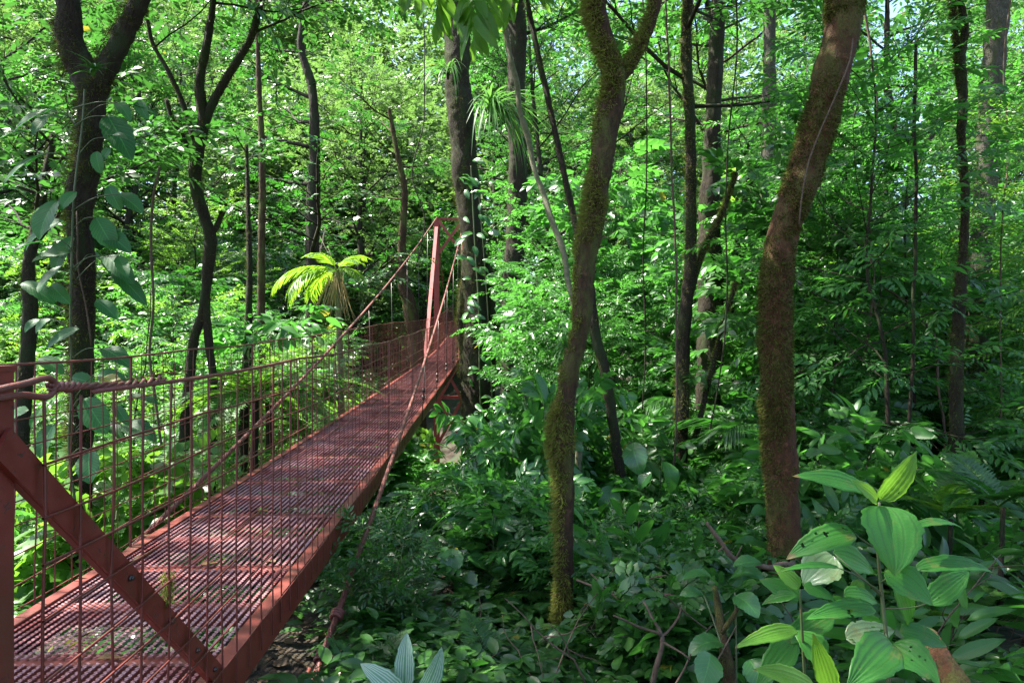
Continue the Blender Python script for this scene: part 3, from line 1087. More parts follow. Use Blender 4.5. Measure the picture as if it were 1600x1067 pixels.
def hero_tree(name, label, Y, pix_path, bark, moss=None, forks=(), top=None, crown=None, seed=0, lump=0.13, sides=30, ext=True, group=None, cat="tree", mlo=0.45, mside=(-0.8, -0.3, 0.5), mlen=(0.012, 0.035), base_ext=True, flare=1.35, wk=0.88):
    """trunk traced at its own distance with a real thickness; pix_path rows are (px, py, width_px[, Y])"""
    rng = random.Random(seed)
    rows = [(r if len(r) == 4 else (*r, Y)) for r in pix_path]
    P = [at(r[0], r[1], r[3]) for r in rows]
    W = [wk * r[2] * r[3] / F / 2 for r in rows]
    if base_ext:
        x, y, z = P[-1]
        zb = float(gz(x, y)) - 0.15
        if z > zb + 0.2:
            P.append(np.array((x + 0.02, y, zb)))
            W.append(W[-1] * flare)
    if ext and top is not None:
        P.insert(0, np.asarray(top, float))
        W.insert(0, W[0] * 0.55)
    P, W = P[::-1], W[::-1]
    base = P[0]
    root = thing(name, label, cat, (base[0], base[1], float(gz(base[0], base[1]))), group)
    wood, leaves, mg = Geo(), Geo(), Geo()
    C, Rr = resample(P, W, 0.018 if Y < 7 else 0.06)
    S = [trunk_geo(wood, C, Rr, sides, lump, seed)]
    stems = [(C, Rr)]
    for fk in forks:
        fr = [(r if len(r) == 4 else (*r, Y)) for r in fk['path']]
        FP = [at(r[0], r[1], r[3]) for r in fr]
        FW = [wk * r[2] * r[3] / F / 2 for r in fr]
        if 'top' in fk:
            FP.append(np.asarray(fk['top'], float))
            FW.append(FW[-1] * 0.5)
        C2, R2 = resample(FP, FW, 0.018 if Y < 7 else 0.06)
        S.append(trunk_geo(wood, C2, R2, max(8, sides - 6), lump, seed + 9))
        stems.append((C2, R2))
    if crown:
        for si, (C_, R_) in enumerate(stems):
            if crown.get('stems') is not None and si not in crown['stems']:
                continue
            zz = C_[:, 2]
            zlo = crown['z0']
            t0 = float(np.argmax(zz > zlo)) / len(zz) if (zz > zlo).any() else None
            if t0 is None:
                continue
            grow(rng, wood, leaves, C_, R_, t0, 1.0, crown['n'], crown['len'], crown.get('elev', (0.0, 0.8)), crown.get('nb', 7), crown.get('bl', 1.3), crown.get('nt', 5), crown['twigs'], crown.get('tmpl', LEAF), prof=crown.get('prof'), rise=0.25, keep=crown.get('keep'), az0=crown.get('az0'))
    wood.build("trunk", M[bark], root)
    if leaves.n:
        leaves.build("crown", M[crown.get('mat', 'leaf')], root)
    if moss:
        for k, (P_, N_m) in enumerate(S):
            moss_on(mg, P_, N_m, int(moss[0] / (1 + 1.2 * k)), seed + 31 + k, mlo, mlen, mside)
        mg.build("moss", M[moss[1]], root)
    return root, stems


rt = random.Random(21)
TW_BIG = twigset(rt, 4, 9, 0.42, 0.15)
TW_MID = twigset(rt, 4, 9, 0.34, 0.115)
TW_FINE = twigset(rt, 4, 11, 0.34, 0.085)
TW_CAN = twigset(rt, 4, 11, 0.55, 0.16)
cr = lambda **k: dict(dict(z0=6.2, n=12, len=3.2, nb=7, bl=1.3, nt=5, twigs=TW_BIG, mat='leaf_canopy'), **k)

hero_tree("forked_tree", "thick forked mossy tree left of the bridge wearing a large leaved climber", 5.6,
          [(104, 0, 44), (108, 60, 50), (126, 105, 56), (143, 150, 52), (143, 210, 46), (136, 260, 48), (124, 310, 52), (124, 350, 44), (128, 420, 46), (130, 500, 45), (128, 600, 42), (126, 700, 44), (124, 800, 46)],
          'bark_dark', (15000, 'moss_dark'), [dict(path=[(143, 160, 40), (158, 125, 42), (180, 80, 40), (205, 30, 38), (222, -10, 36)], top=(-2.2, 6.4, 9.0))], top=(-6.0, 3.4, 9.5),  # unseen top swung left, its crown shaped to shade the near deck
          crown=cr(z0=5.4, n=18, len=3.2, nb=8), seed=1, mlo=0.44, wk=0.76, mlen=(0.015, 0.05), mside=(-0.6, -0.4, 0.4))
hero_tree("twin_stem_tree", "slender dark tree with curved twin stems and bare forked limbs beyond the left railing", 9.0,
          [(335, -10, 12), (325, 60, 16), (312, 130, 20), (318, 190, 24), (308, 240, 26), (306, 290, 26), (318, 335, 24), (328, 370, 26), (325, 420, 24), (318, 480, 18), (303, 530, 20), (292, 620, 20), (284, 740, 22)],
          'bark_dark', (5000, 'moss_dark'),
          [dict(path=[(318, 195, 20), (338, 150, 18), (365, 105, 17), (392, 60, 15), (412, -10, 13)], top=(-2.6, 9.6, 9.0)),
           dict(path=[(303, 250, 14), (286, 215, 12), (268, 185, 10), (260, 155, 8), (263, 168, 6)]),
           dict(path=[(325, 415, 18), (322, 470, 18), (326, 530, 17), (336, 620, 18), (330, 740, 20), (330, 820, 22)]),
           dict(path=[(326, 372, 14), (340, 352, 12), (347, 330, 9)]),
           dict(path=[(308, 235, 12), (285, 160, 11), (262, 110, 10), (236, 60, 9), (228, -10, 8)], top=(-4.9, 9.6, 8.0))],
          top=(-3.9, 9.4, 9.0), crown=cr(z0=5.2, n=4, len=1.6, twigs=TW_MID, stems=(0, 1, 5)), seed=2, lump=0.10, sides=14, wk=0.72, mside=(0.2, -0.2, 0.7))
hero_tree("epiphyte_tree", "massive dark trunk hung with epiphytes standing right against the red tower", 17.5,
          [(705, -20, 44), (715, 60, 46), (716, 130, 42), (722, 200, 44), (728, 280, 44), (736, 350, 40), (742, 430, 44), (744, 520, 48), (746, 620, 52), (752, 720, 56)],
          'bark_dark', (9000, 'moss_dark'), [dict(path=[(740, 430, 30), (722, 470, 14), (722, 540, 12), (728, 640, 14), (735, 740, 16)]), dict(path=[(742, 380, 20), (764, 430, 14), (770, 520, 12), (768, 640, 12), (772, 760, 14)])],
          top=(-1.8, 17.8, 17.0), crown=cr(z0=9.5, n=12, len=4.5, nb=9, bl=1.8, nt=6, twigs=TW_CAN, keep=lambda p, d, L: d[0] > -0.1), seed=3, lump=0.16, mlo=0.42, mlen=(0.03, 0.09))
hero_tree("background_trunk_tree", "dark upright trunk just behind the pale liana, right of the epiphyte hung trunk", 21.0,
          [(806, -20, 32), (808, 60, 34), (806, 160, 32), (810, 260, 34), (806, 360, 34), (800, 470, 36), (800, 600, 38)],
          'bark_dark', (3000, 'moss_dark'), top=(0.6, 21, 16), crown=cr(z0=11, n=10, len=4.0, nb=8, bl=1.8, nt=5, twigs=TW_CAN), seed=4, mlen=(0.03, 0.08))
hero_tree("mossy_forked_tree", "furry moss covered tree that forks near the top, bromeliad at its foot", 4.3,
          [(930, -20, 44), (935, 30, 42), (948, 75, 40), (960, 115, 46), (955, 165, 50), (944, 225, 46), (936, 285, 44), (930, 340, 48), (916, 395, 46), (912, 450, 42), (908, 510, 38), (894, 565, 38), (884, 625, 42), (878, 690, 46), (884, 760, 36), (882, 830, 36), (882, 900, 36), (880, 980, 38)],
          'bark', (30000, 'moss'), [dict(path=[(958, 130, 30), (978, 110, 26), (996, 85, 22), (1010, 55, 22), (1020, 25, 23), (1028, -15, 24)], top=(1.6, 5.0, 7.5)),
                                    dict(path=[(886, 630, 16), (873, 650, 13), (868, 690, 13), (876, 730, 13)])],
          top=(0.5, 4.9, 8.5), crown=cr(z0=4.9, n=10, len=2.6, twigs=TW_MID, stems=(0, 1)), seed=5, lump=0.12, mlo=0.51, wk=0.74, mside=(-0.9, -0.3, 0.3), mlen=(0.010, 0.040))
hero_tree("leaning_tree", "stout reddish tree leaning to the right with a thin vine up its bark", 4.5,
          [(1324, -20, 60), (1318, 40, 62), (1303, 100, 62), (1279, 200, 58), (1247, 300, 56), (1228, 350, 54), (1218, 400, 54), (1212, 500, 56), (1214, 600, 58), (1221, 740, 59), (1225, 860, 57), (1222, 950, 54)],
          'bark_red', (46000, 'moss_dark'), top=(3.2, 5.2, 8.5), crown=cr(z0=5.2, n=9, len=2.8, twigs=TW_MID), seed=6, lump=0.07, wk=0.86, mlo=0.47, mside=(-0.6, -0.3, -0.3), mlen=(0.008, 0.024))
hero_tree("slim_mossy_tree", "slim pole straight mossy tree in the shade between the two big near trees", 8.5,
          [(1076, -20, 18), (1072, 80, 20), (1078, 180, 18), (1080, 300, 18), (1078, 420, 22), (1068, 520, 24), (1066, 640, 24), (1062, 760, 24), (1060, 880, 28)],
          'bark_dark', (7000, 'moss'), [dict(path=[(1072, 480, 14), (1096, 400, 11), (1130, 330, 9), (1150, 270, 7)]), dict(path=[(1066, 700, 14), (1084, 690, 12), (1104, 610, 10), (1122, 540, 9), (1150, 440, 8)])],
          top=(2.3, 8.8, 9.0), crown=cr(z0=4.5, n=10, len=2.4, twigs=TW_MID), seed=7, lump=0.1, sides=14)
hero_tree("shaded_trunk_tree", "dark thick trunk deep in shade behind the slim mossy tree", 11.0,
          [(1122, -20, 24), (1118, 100, 26), (1112, 240, 30), (1108, 400, 40), (1110, 520, 44), (1106, 640, 44), (1104, 760, 42), (1102, 870, 44)],
          'bark_dark', (5000, 'moss_dark'), [dict(path=[(1112, 420, 30), (1138, 480, 26), (1150, 440, 24), (1160, 360, 20), (1180, 250, 18)])], top=(3.2, 11.3, 12), crown=cr(z0=6.8, n=9, len=3.4, twigs=TW_BIG), seed=8, lump=0.14)
hero_tree("bent_slim_tree", "slim dark stem leaning left, its upper end behind the furry mossy tree", 7.0,
          [(905, 380, 12), (922, 450, 16), (930, 520, 18), (945, 580, 18), (956, 650, 18), (966, 720, 18), (985, 830, 18)],
          'bark_dark', (2500, 'moss_dark'), top=(-0.6, 7.6, 9.0), crown=cr(z0=5.6, n=12, len=2.6, twigs=TW_MID), seed=9, sides=12)  # unseen top and crown added overhead to shade the foreground
hero_tree("pale_trunk_tree", "pale grey upright trunk seen just left of the leaning reddish tree", 13.0,
          [(1204, -20, 20), (1202, 80, 20), (1202, 180, 24), (1198, 300, 26), (1192, 420, 26), (1188, 600, 28)],
          'bark_grey', (2500, 'moss_dark'), top=(5.2, 13.2, 12.5), crown=cr(z0=8.2, n=8, len=3.2, twigs=TW_BIG), seed=10, sides=14)
hero_tree("wavy_slim_tree", "thin black wavy stem nearest the right edge, fern at its foot", 6.5,
          [(1496, -20, 9), (1508, 40, 12), (1500, 90, 18), (1504, 150, 16), (1502, 220, 14), (1508, 300, 13), (1506, 380, 14), (1500, 460, 20), (1496, 540, 20), (1494, 620, 22), (1496, 720, 24)],
          'bark_dark', (5000, 'moss_dark'), [dict(path=[(1504, 130, 10), (1494, 60, 9), (1490, 10, 8), (1488, -30, 8)])], top=(4.6, 6.8, 8.0), crown=cr(z0=5.2, n=9, len=2.2, twigs=TW_MID), seed=11, sides=14)
hero_tree("right_edge_tree", "tall grey brown trunk behind the thin wavy stem", 11.0,
          [(1560, -20, 36), (1556, 60, 36), (1550, 130, 34), (1544, 220, 34), (1538, 320, 34), (1530, 440, 36), (1526, 560, 38), (1522, 700, 40)],
          'bark_grey', (7000, 'moss_dark'), top=(8.0, 11.4, 13.0), crown=cr(z0=7.4, n=9, len=3.2, twigs=TW_BIG), seed=12, mlo=0.4)
hero_tree("ravine_tree", "dark thin trunk behind the end post at the left edge", 8.0,
          [(44, 420, 20), (48, 480, 24), (42, 560, 26), (34, 660, 26)],
          'bark_dark', (2500, 'moss_dark'), top=(-5.5, 8.2, 4.2), crown=cr(z0=2.7, n=9, len=1.5, bl=0.9, twigs=TW_MID), seed=13, sides=12)
hero_tree("ravine_tree", "thin dark stem crossing the left railing between the twin stems and the palm", 10.5,
          [(390, 420, 10), (388, 520, 14), (384, 600, 16), (380, 700, 18)],
          'bark_dark', (2000, 'moss_dark'), top=(-4.2, 10.8, 4.8), crown=cr(z0=4.2, n=3, len=0.7, nb=4, bl=0.45, keep=lambda p, d, L: d[0] < 0, twigs=TW_MID), seed=14, sides=10)
hero_tree("ravine_tree", "straight brown pole trunk beyond the twin stemmed tree", 16.0,
          [(404, 120, 9), (408, 200, 10), (410, 300, 12), (408, 420, 13)],
          'bark', (1500, 'moss_dark'), top=(-6.0, 16, 12.5), crown=cr(z0=8.5, n=6, len=1.5, twigs=TW_MID, keep=lambda p, d, L: d[0] < 0.2), seed=15, sides=10)
hero_tree("ravine_tree", "short leaning trunk behind the left railing near the tower", 20.0,
          [(632, 300, 12), (628, 380, 14), (630, 440, 20), (640, 480, 24), (652, 560, 28)],
          'bark', (2500, 'moss_dark'), [dict(path=[(632, 450, 16), (622, 420, 10), (602, 395, 8)])], top=(-3.6, 20, 8.5), crown=cr(z0=5.0, n=8, len=1.6, twigs=TW_MID, keep=lambda p, d, L: d[0] < 0.3), seed=16, sides=12)
hero_tree("gap_tree", "forked dark tree silhouetted in the sky gap right of the leaning reddish tree", 24.0,
          [(1385, 120, 12), (1392, 180, 14), (1396, 240, 18), (1386, 300, 20), (1380, 420, 24)],
          'bark_dark', None, [dict(path=[(1420, 310, 16), (1424, 260, 14), (1440, 235, 10), (1462, 205, 7)]), dict(path=[(1386, 310, 14), (1400, 330, 14), (1420, 310, 15)])], top=(13.2, 24, 14), crown=cr(z0=10.5, n=10, len=3.6, nb=8, bl=1.6, twigs=TW_CAN), seed=17, sides=12)
hero_tree("dark_crowned_tree", "dark crowned tree with blue green foliage in the clearing left of centre", 19.0,
          [(470, 60, 12), (488, 140, 16), (492, 240, 20), (488, 340, 24), (490, 460, 26)],
          'bark_dark', None, top=(-5.4, 19, 12.5), crown=cr(z0=3.0, n=30, len=3.2, nb=9, bl=1.3, nt=6, twigs=TW_MID, mat='leaf_dark', elev=(-0.1, 0.6), keep=lambda p, d, L: (d[1] > -0.35 and d[0] < -0.1) or p[2] < 4.2), seed=18, sides=12)

# lianas
def liana(name, label, rows, r, mat, seed=0):
    P = [at(*q) for q in rows]
    C, Rr = resample(P, [r] * len(P), 0.08)
    C = C + (np.stack([vnoise(C, 3.0, seed + k) for k in range(3)], -1) - 0.5) * r * 1.6
    g_ = Geo()
    g_.tube(C, r * (0.85 + 0.4 * vnoise(C, 9.0, seed + 7)), 8)
    o_ = g_.build(name, M[mat])
    tag(o_, label, "liana")
    return o_


liana("liana", "pale slanting liana running down from the top edge to the furry mossy tree", [(778, -30, 8.0), (795, 80, 8.0), (815, 180, 7.9), (835, 260, 7.8), (860, 340, 7.6), (884, 410, 7.4), (900, 520, 7.2), (905, 700, 7.0), (905, 960, 6.8)], 0.032, 'liana', 3)
liana("liana", "thin pale vine stuck along the bark of the leaning reddish tree", [(1332, 60, 4.26), (1326, 100, 4.25), (1302, 160, 4.24), (1280, 210, 4.24), (1262, 260, 4.24), (1252, 310, 4.22), (1248, 350, 4.24)], 0.0045, 'twig', 5)
liana("liana", "thin stem hanging on the thick forked tree left of the bridge", [(120, 330, 5.35), (122, 420, 5.33), (135, 480, 5.33), (142, 540, 5.36)], 0.006, 'twig', 6)
liana("liana", "thin crooked branch crossing the gap right of the leaning reddish tree", [(1330, 430, 9), (1390, 455, 9), (1430, 490, 8.8), (1462, 530, 8.6), (1466, 600, 8.4), (1480, 700, 8.2), (1495, 800, 8.0)], 0.016, 'twig', 8)

for k_, (px_, Y_, y0_, y1_, lab_) in enumerate(((1003, 9.0, -30, 640, "thin dark vine hanging straight just right of the furry mossy tree"), (1038, 7.6, -30, 820, "thin hanging vine just left of the slim mossy tree"), (1150, 7.2, -30, 700, "thin vine hanging just left of the leaning reddish tree"),
        (1345, 8.2, -30, 560, "long thin vine hanging in front of the bright foliage right of the leaning tree"), (1432, 7.0, 60, 860, "thin crooked vine hanging between the sky gap and the thin wavy stem"), (1582, 8.0, -30, 760, "thin vine hanging at the right edge beyond the grey brown trunk"),
        (655, 15.0, -30, 420, "thin vine hanging above the bridge just left of the red tower"), (250, 8.0, 260, 700, "thin vine between the thick forked trunk and the twin stems"), (1290, 9.5, -30, 480, "thin vine hanging close to the right side of the leaning tree"))):
    rv_ = random.Random(200 + k_)
    rows_, x_ = [], px_
    for q_ in range(7):
        rows_.append((x_, y0_ + (y1_ - y0_) * q_ / 6.0, Y_))
        x_ += rv_.gauss(0, 9)
    liana("liana", lab_, rows_, rv_.uniform(0.008, 0.016), 'twig' if k_ % 2 else 'bark_dark', 20 + k_)

# ------------------------------------------------------------------ forest plants: one master of each kind, then copies
def master(kind, seed, v=0):
    """returns list of (part name, mesh) in local coordinates and the foot radius of its leaves"""
    rng = random.Random(seed)
    w, l = Geo(), Geo()
    if kind == 'shrub':
        H = rng.uniform(1.5, 2.2)
        lf = (0.13, 0.18, 0.11, 0.22)[v]
        tws = twigset(rng, 4, (9, 7, 10, 6)[v], 0.30, lf, up=0.4, droop=(0.2, 0.3, 0.2, 0.5)[v])
        for k in range(4):
            st = bpath(rng, (rng.gauss(0, .05), rng.gauss(0, .05), -0.1), (rng.gauss(0, .35), rng.gauss(0, .35), 1), H * rng.uniform(.7, 1.05), 8, 0.1, 0.07)
            sr = np.linspace(0.016, 0.004, len(st))
            w.tube(st, sr, 5)
            grow(rng, w, l, st, sr, 0.18, 1.0, 7, 0.62, (0.1, 0.9), 2, 0.36, (3, 3, 4, 2)[v], tws, (LEAF_F, LEAF_W, LEAF_N, LEAF_F)[v], prof=lambda f: 1.1 - 0.5 * f, upj=0.5)
        return [('stem', w, 'stem'), ('foliage', l, 'leaf')]
    if kind == 'glossy_shrub':
        H = rng.uniform(1.4, 1.9)
        tws = twigset(rng, 4, 8, 0.26, 0.20, up=0.35, droop=0.1, ang=1.2)
        for k in range(5):
            st = bpath(rng, (rng.gauss(0, .05), rng.gauss(0, .05), -0.1), (rng.gauss(0, .45), rng.gauss(0, .45), 1), H * rng.uniform(.7, 1.05), 8, 0.1, 0.07)
            sr = np.linspace(0.018, 0.005, len(st))
            w.tube(st, sr, 5)
            grow(rng, w, l, st, sr, 0.25, 1.0, 6, 0.5, (0.2, 0.9), 1, 0.3, 2, tws, LEAF_F, prof=lambda f: 1.1 - 0.4 * f, upj=0.4)
        return [('stem', w, 'stem'), ('foliage', l, 'glossy')]
    if kind == 'sapling':
        H = rng.uniform(4.2, 5.6)
        st = stem_path(rng, H, 0.10)
        sr = np.linspace(0.032, 0.008, len(st))
        st[0, 2] = -0.15
        w.tube(st, sr, 7)
        lf = (0.125, 0.20, 0.15, 0.25, 0.17)[v]
        tws = twigset(rng, 4, (10, 8, 9, 6, 9)[v], 0.30 + 0.5 * lf, lf, up=0.42, droop=(0.2, 0.5, 0.3, 0.6, 0.2)[v])
        grow(rng, w, l, st, sr, 0.14, 1.0, 26, 1.25, (-0.05, 0.75), 4, 0.62, (3, 2, 3, 2, 3)[v], tws, (LEAF, LEAF_W, LEAF_N, LEAF_F, LEAF)[v], prof=lambda f: 0.55 + 0.75 * math.sin(math.pi * (0.15 + 0.8 * f)), upj=0.5)
        return [('trunk', w, 'bark_dark'), ('crown', l, 'leaf')]
    if kind == 'fine_sapling':
        H = rng.uniform(4.5, 6.2)
        st = stem_path(rng, H, 0.10)
        sr = np.linspace(0.028, 0.006, len(st))
        st[0, 2] = -0.15
        w.tube(st, sr, 7)
        tws = twigset(rng, 4, 13, 0.34, 0.085, up=0.4)
        grow(rng, w, l, st, sr, 0.18, 1.0, 28, 1.2, (0.0, 0.7), 4, 0.6, 4, tws, LEAF_N, prof=lambda f: 0.6 + 0.6 * math.sin(math.pi * (0.15 + 0.8 * f)), upj=0.4)
        return [('trunk', w, 'bark_dark'), ('crown', l, 'leaf_bright')]
    if kind == 'mid':
        H = rng.uniform(9, 11)
        st = stem_path(rng, H, 0.12)
        sr = np.linspace(0.11, 0.02, len(st))
        st[0, 2] = -0.3
        w.tube(st, sr, 9)
        lf = (0.14, 0.20, 0.12, 0.17)[v]
        tws = twigset(rng, 4, (10, 8, 12, 9)[v], 0.42, lf, up=0.45, droop=(0.2, 0.45, 0.1, 0.3)[v])
        grow(rng, w, l, st, sr, 0.22, 1.0, 30, 2.4, (-0.05, 0.7), 6, 1.0, (4, 3, 4, 3)[v], tws, (LEAF, LEAF_W, LEAF_N, LEAF)[v], prof=lambda f: 0.5 + 0.7 * math.sin(math.pi * (0.1 + 0.8 * f)))
        return [('trunk', w, 'bark_dark'), ('crown', l, 'leaf_canopy')]
    if kind == 'tall':
        H = rng.uniform(19, 23)
        st = stem_path(rng, H, 0.08)
        sr = np.linspace(0.26, 0.05, len(st))
        st[0, 2] = -0.5
        w.tube(st, sr, 10)
        tws = twigset(rng, 4, 11, 0.62, 0.19, up=0.45)
        grow(rng, w, l, st, sr, 0.24, 1.0, 34, 4.2, (-0.05, 0.7), 8, 1.7, 4, tws, LEAF, prof=lambda f: 0.45 + 0.75 * math.sin(math.pi * (0.08 + 0.8 * f)))
        return [('trunk', w, 'bark_dark'), ('crown', l, 'leaf_canopy')]
    if kind == 'fern':
        rosette(rng, l, FROND, 9, 0.75, (0.5, 1.2), (0, 0, 0.02))
        return [('frond', l, 'fern')]
    if kind == 'tree_fern':
        H = rng.uniform(1.4, 2.4)
        st = stem_path(rng, H, 0.05)
        st[0, 2] = -1.6
        w.tube(st, np.linspace(0.07, 0.055, len(st)), 8)
        rosette(rng, l, FROND_B, 14, 1.7, (0.25, 0.95), st[-1])
        return [('trunk', w, 'bark_dark'), ('frond', l, 'fern')]
    if kind == 'big_herb':
        tm = leaf_fine(0.22, droop=0.45, n=9, power=(0.7, 0.8))
        n = rng.randint(8, 11)
        for k in range(n):
            az = k * 2.399 + rng.gauss(0, .3)
            e = rng.uniform(0.8, 1.35)
            L = rng.uniform(0.4, 1.0)
            p1 = np.array((math.cos(az) * math.cos(e), math.sin(az) * math.cos(e), math.sin(e))) * L
            w.tube([(0, 0, -0.05), p1 * 0.5, p1], (0.008, 0.006, 0.004), 4)
            rosette(rng, l, tm, 1, rng.uniform(0.35, 0.6), (-0.2, 0.6), p1, jit=3.0)
        return [('stem', w, 'stem'), ('foliage', l, 'glossy')]
    if kind == 'palm':
        H = rng.uniform(0.6, 1.3)
        st = stem_path(rng, H, 0.03)
        st[0, 2] = -0.1
        w.tube(st, np.linspace(0.035, 0.025, len(st)), 7)
        rosette(rng, l, PALMF, 8, 1.5, (0.4, 1.2), st[-1])
        return [('trunk', w, 'stem'), ('frond', l, 'leaf_dark')]
    if kind == 'lance_herb':
        # arching canes with rows of lance shaped leaves
        tws = [twig_t(rng, 12, 0.75, 0.24, ang=1.0, droop=0.35, up=0.2) for _ in range(3)]
        TD = [(math.cos(a) * .5, math.sin(a) * .5, 1) for a in np.arange(9) * 2.399]
        TP = np.array([(rng.gauss(0, .12), rng.gauss(0, .12), 0) for _ in TD])
        for q in range(3):
            sel = np.arange(9) % 3 == q
            Rm, p, s = compose(frames(np.array(TD)[sel], np.array([UP] * 3) + NR.normal(0, .3, (3, 3))), TP[sel], np.array([1.0, 0.8, 1.2]), tws[q])
            l.inst(LEAF_FN, Rm, p, s)
        return [('foliage', l, 'leaf_dark')]


LEAF_FN = leaf_fine(0.13, droop=0.35, n=6, power=(0.8, 0.9))
NAMES = {'shrub': 'shrub', 'glossy_shrub': 'broad_leaved_shrub', 'sapling': 'sapling', 'fine_sapling': 'fine_leaved_sapling', 'mid': 'understory_tree', 'tall': 'canopy_tree',
         'fern': 'fern', 'tree_fern': 'tree_fern', 'big_herb': 'big_leaved_plant', 'palm': 'understory_palm', 'lance_herb': 'lance_leaved_plant'}
NVAR = {'shrub': 4, 'glossy_shrub': 3, 'sapling': 5, 'fine_sapling': 4, 'mid': 4, 'tall': 4, 'fern': 3, 'tree_fern': 2, 'big_herb': 3, 'palm': 2, 'lance_herb': 3}
LOOK = {'shrub': 'leafy shrub', 'glossy_shrub': 'glossy broad leaved shrub', 'sapling': 'leafy sapling', 'fine_sapling': 'bright narrow leaved sapling', 'mid': 'leafy understory tree', 'tall': 'tall canopy tree',
        'fern': 'arching green fern', 'tree_fern': 'tree fern with spreading fronds', 'big_herb': 'big leaved plant', 'palm': 'small feather palm', 'lance_herb': 'lance leaved plant'}
CATS = {'shrub': 'shrub', 'glossy_shrub': 'shrub', 'sapling': 'sapling', 'fine_sapling': 'sapling', 'mid': 'tree', 'tall': 'tree', 'fern': 'fern', 'tree_fern': 'tree fern', 'big_herb': 'plant', 'palm': 'palm', 'lance_herb': 'plant'}
MASTERS = {}
for kind, nv in NVAR.items():
    for v in range(nv):
        parts = [(pn, g_.mesh(pn, M[m_])) for pn, g_, m_ in master(kind, 100 * len(kind) + 17 * v + ord(kind[0]), v) if g_.n]
        MASTERS[kind, v] = parts
# alternates of the same mesh in another leaf colour
RECOLOUR = {}


def recolour(me, mat):
    key = (me.name, mat)
    if key not in RECOLOUR:
        c = me.copy()
        c.materials[0] = M[mat]
        RECOLOUR[key] = c
    return RECOLOUR[key]


MARKS = [(-40, "at the left edge"), (90, "left of the thick forked trunk"), (220, "between the thick forked trunk and the twin stems"), (380, "just right of the twin stems"), (500, "around the sunlit palm"), (610, "left of the red tower"), (700, "by the red tower"),
         (790, "between the epiphyte trunk and the pale liana"), (870, "just left of the furry mossy tree"), (960, "just right of the furry mossy tree"), (1060, "around the slim mossy tree"), (1150, "just left of the leaning reddish tree"), (1280, "just right of the leaning reddish tree"),
         (1400, "in front of the sky gap"), (1500, "around the thin wavy stem"), (1600, "at the right edge")]
PLACED = []


def place(kind, x, y, s=1.0, mat=None, v=None, rot=None, z=None, lean=0.0, label=None, group=None):
    v = R.randrange(NVAR[kind]) if v is None else v
    zz = float(gz(x, y)) if z is None else z
    o = bpy.data.objects.new(NAMES[kind], None)
    o.empty_display_size = 0.2
    o.location = (float(x), float(y), zz)
    o.rotation_euler = (R.gauss(0, lean), R.gauss(0, lean), R.uniform(0, 6.283) if rot is None else rot)
    sz = s * R.uniform(0.93, 1.07)
    o.scale = (s, s, sz)
    COL.objects.link(o)
    for pn, me in MASTERS[kind, v]:
        if mat and pn in ('crown', 'foliage', 'frond'):
            me = recolour(me, mat)
        linkpart(pn, me, o)
    o['category'] = CATS[kind]
    PLACED.append((kind, o, x, y, label, mat))
    return o


def corridor(x, y, r, top):
    """True when a plant of that radius and top height would stand in the bridge's way"""
    if y > 41 or top < float(deck_z(min(y, 40))) - 0.25:
        return False
    c = float(right_x(y)) - BW / 2
    return abs(x - c) < 0.62 + r


def view_block(x, y, r, top):
    """True when a plant would hide the bridge from the camera"""
    px = 800 + F * x / y
    pr = F * r / y
    # bridge deck right edge seen at that height of picture: the plant stands in front of a farther part of the bridge
    for Y in (5, 7, 9, 12, 16, 20, 24):
        if Y <= y:
            continue
        bx = 800 + F * float(right_x(Y)) / Y
        bz = 533.5 - F * (float(deck_z(Y)) - 0.1 - CAMZ) / Y
        if px - pr < bx - 4 and px + pr > bx - 60 and 533.5 - F * (top - CAMZ) / y < bz:
            return True
    return False


RAD = {'shrub': 0.8, 'glossy_shrub': 0.8, 'sapling': 1.45, 'fine_sapling': 1.4, 'mid': 2.7, 'tall': 4.0, 'fern': 0.7, 'tree_fern': 1.5, 'big_herb': 0.8, 'palm': 1.4, 'lance_herb': 0.7}
HGT = {'shrub': 2.0, 'glossy_shrub': 1.8, 'sapling': 5.2, 'fine_sapling': 5.6, 'mid': 10.5, 'tall': 21.5, 'fern': 0.6, 'tree_fern': 3.0, 'big_herb': 1.2, 'palm': 2.2, 'lance_herb': 0.8}


SHX = math.sin(math.radians(SUN_AZ)) / math.tan(math.radians(SUN_EL))
SHY = math.cos(math.radians(SUN_AZ)) / math.tan(math.radians(SUN_EL))


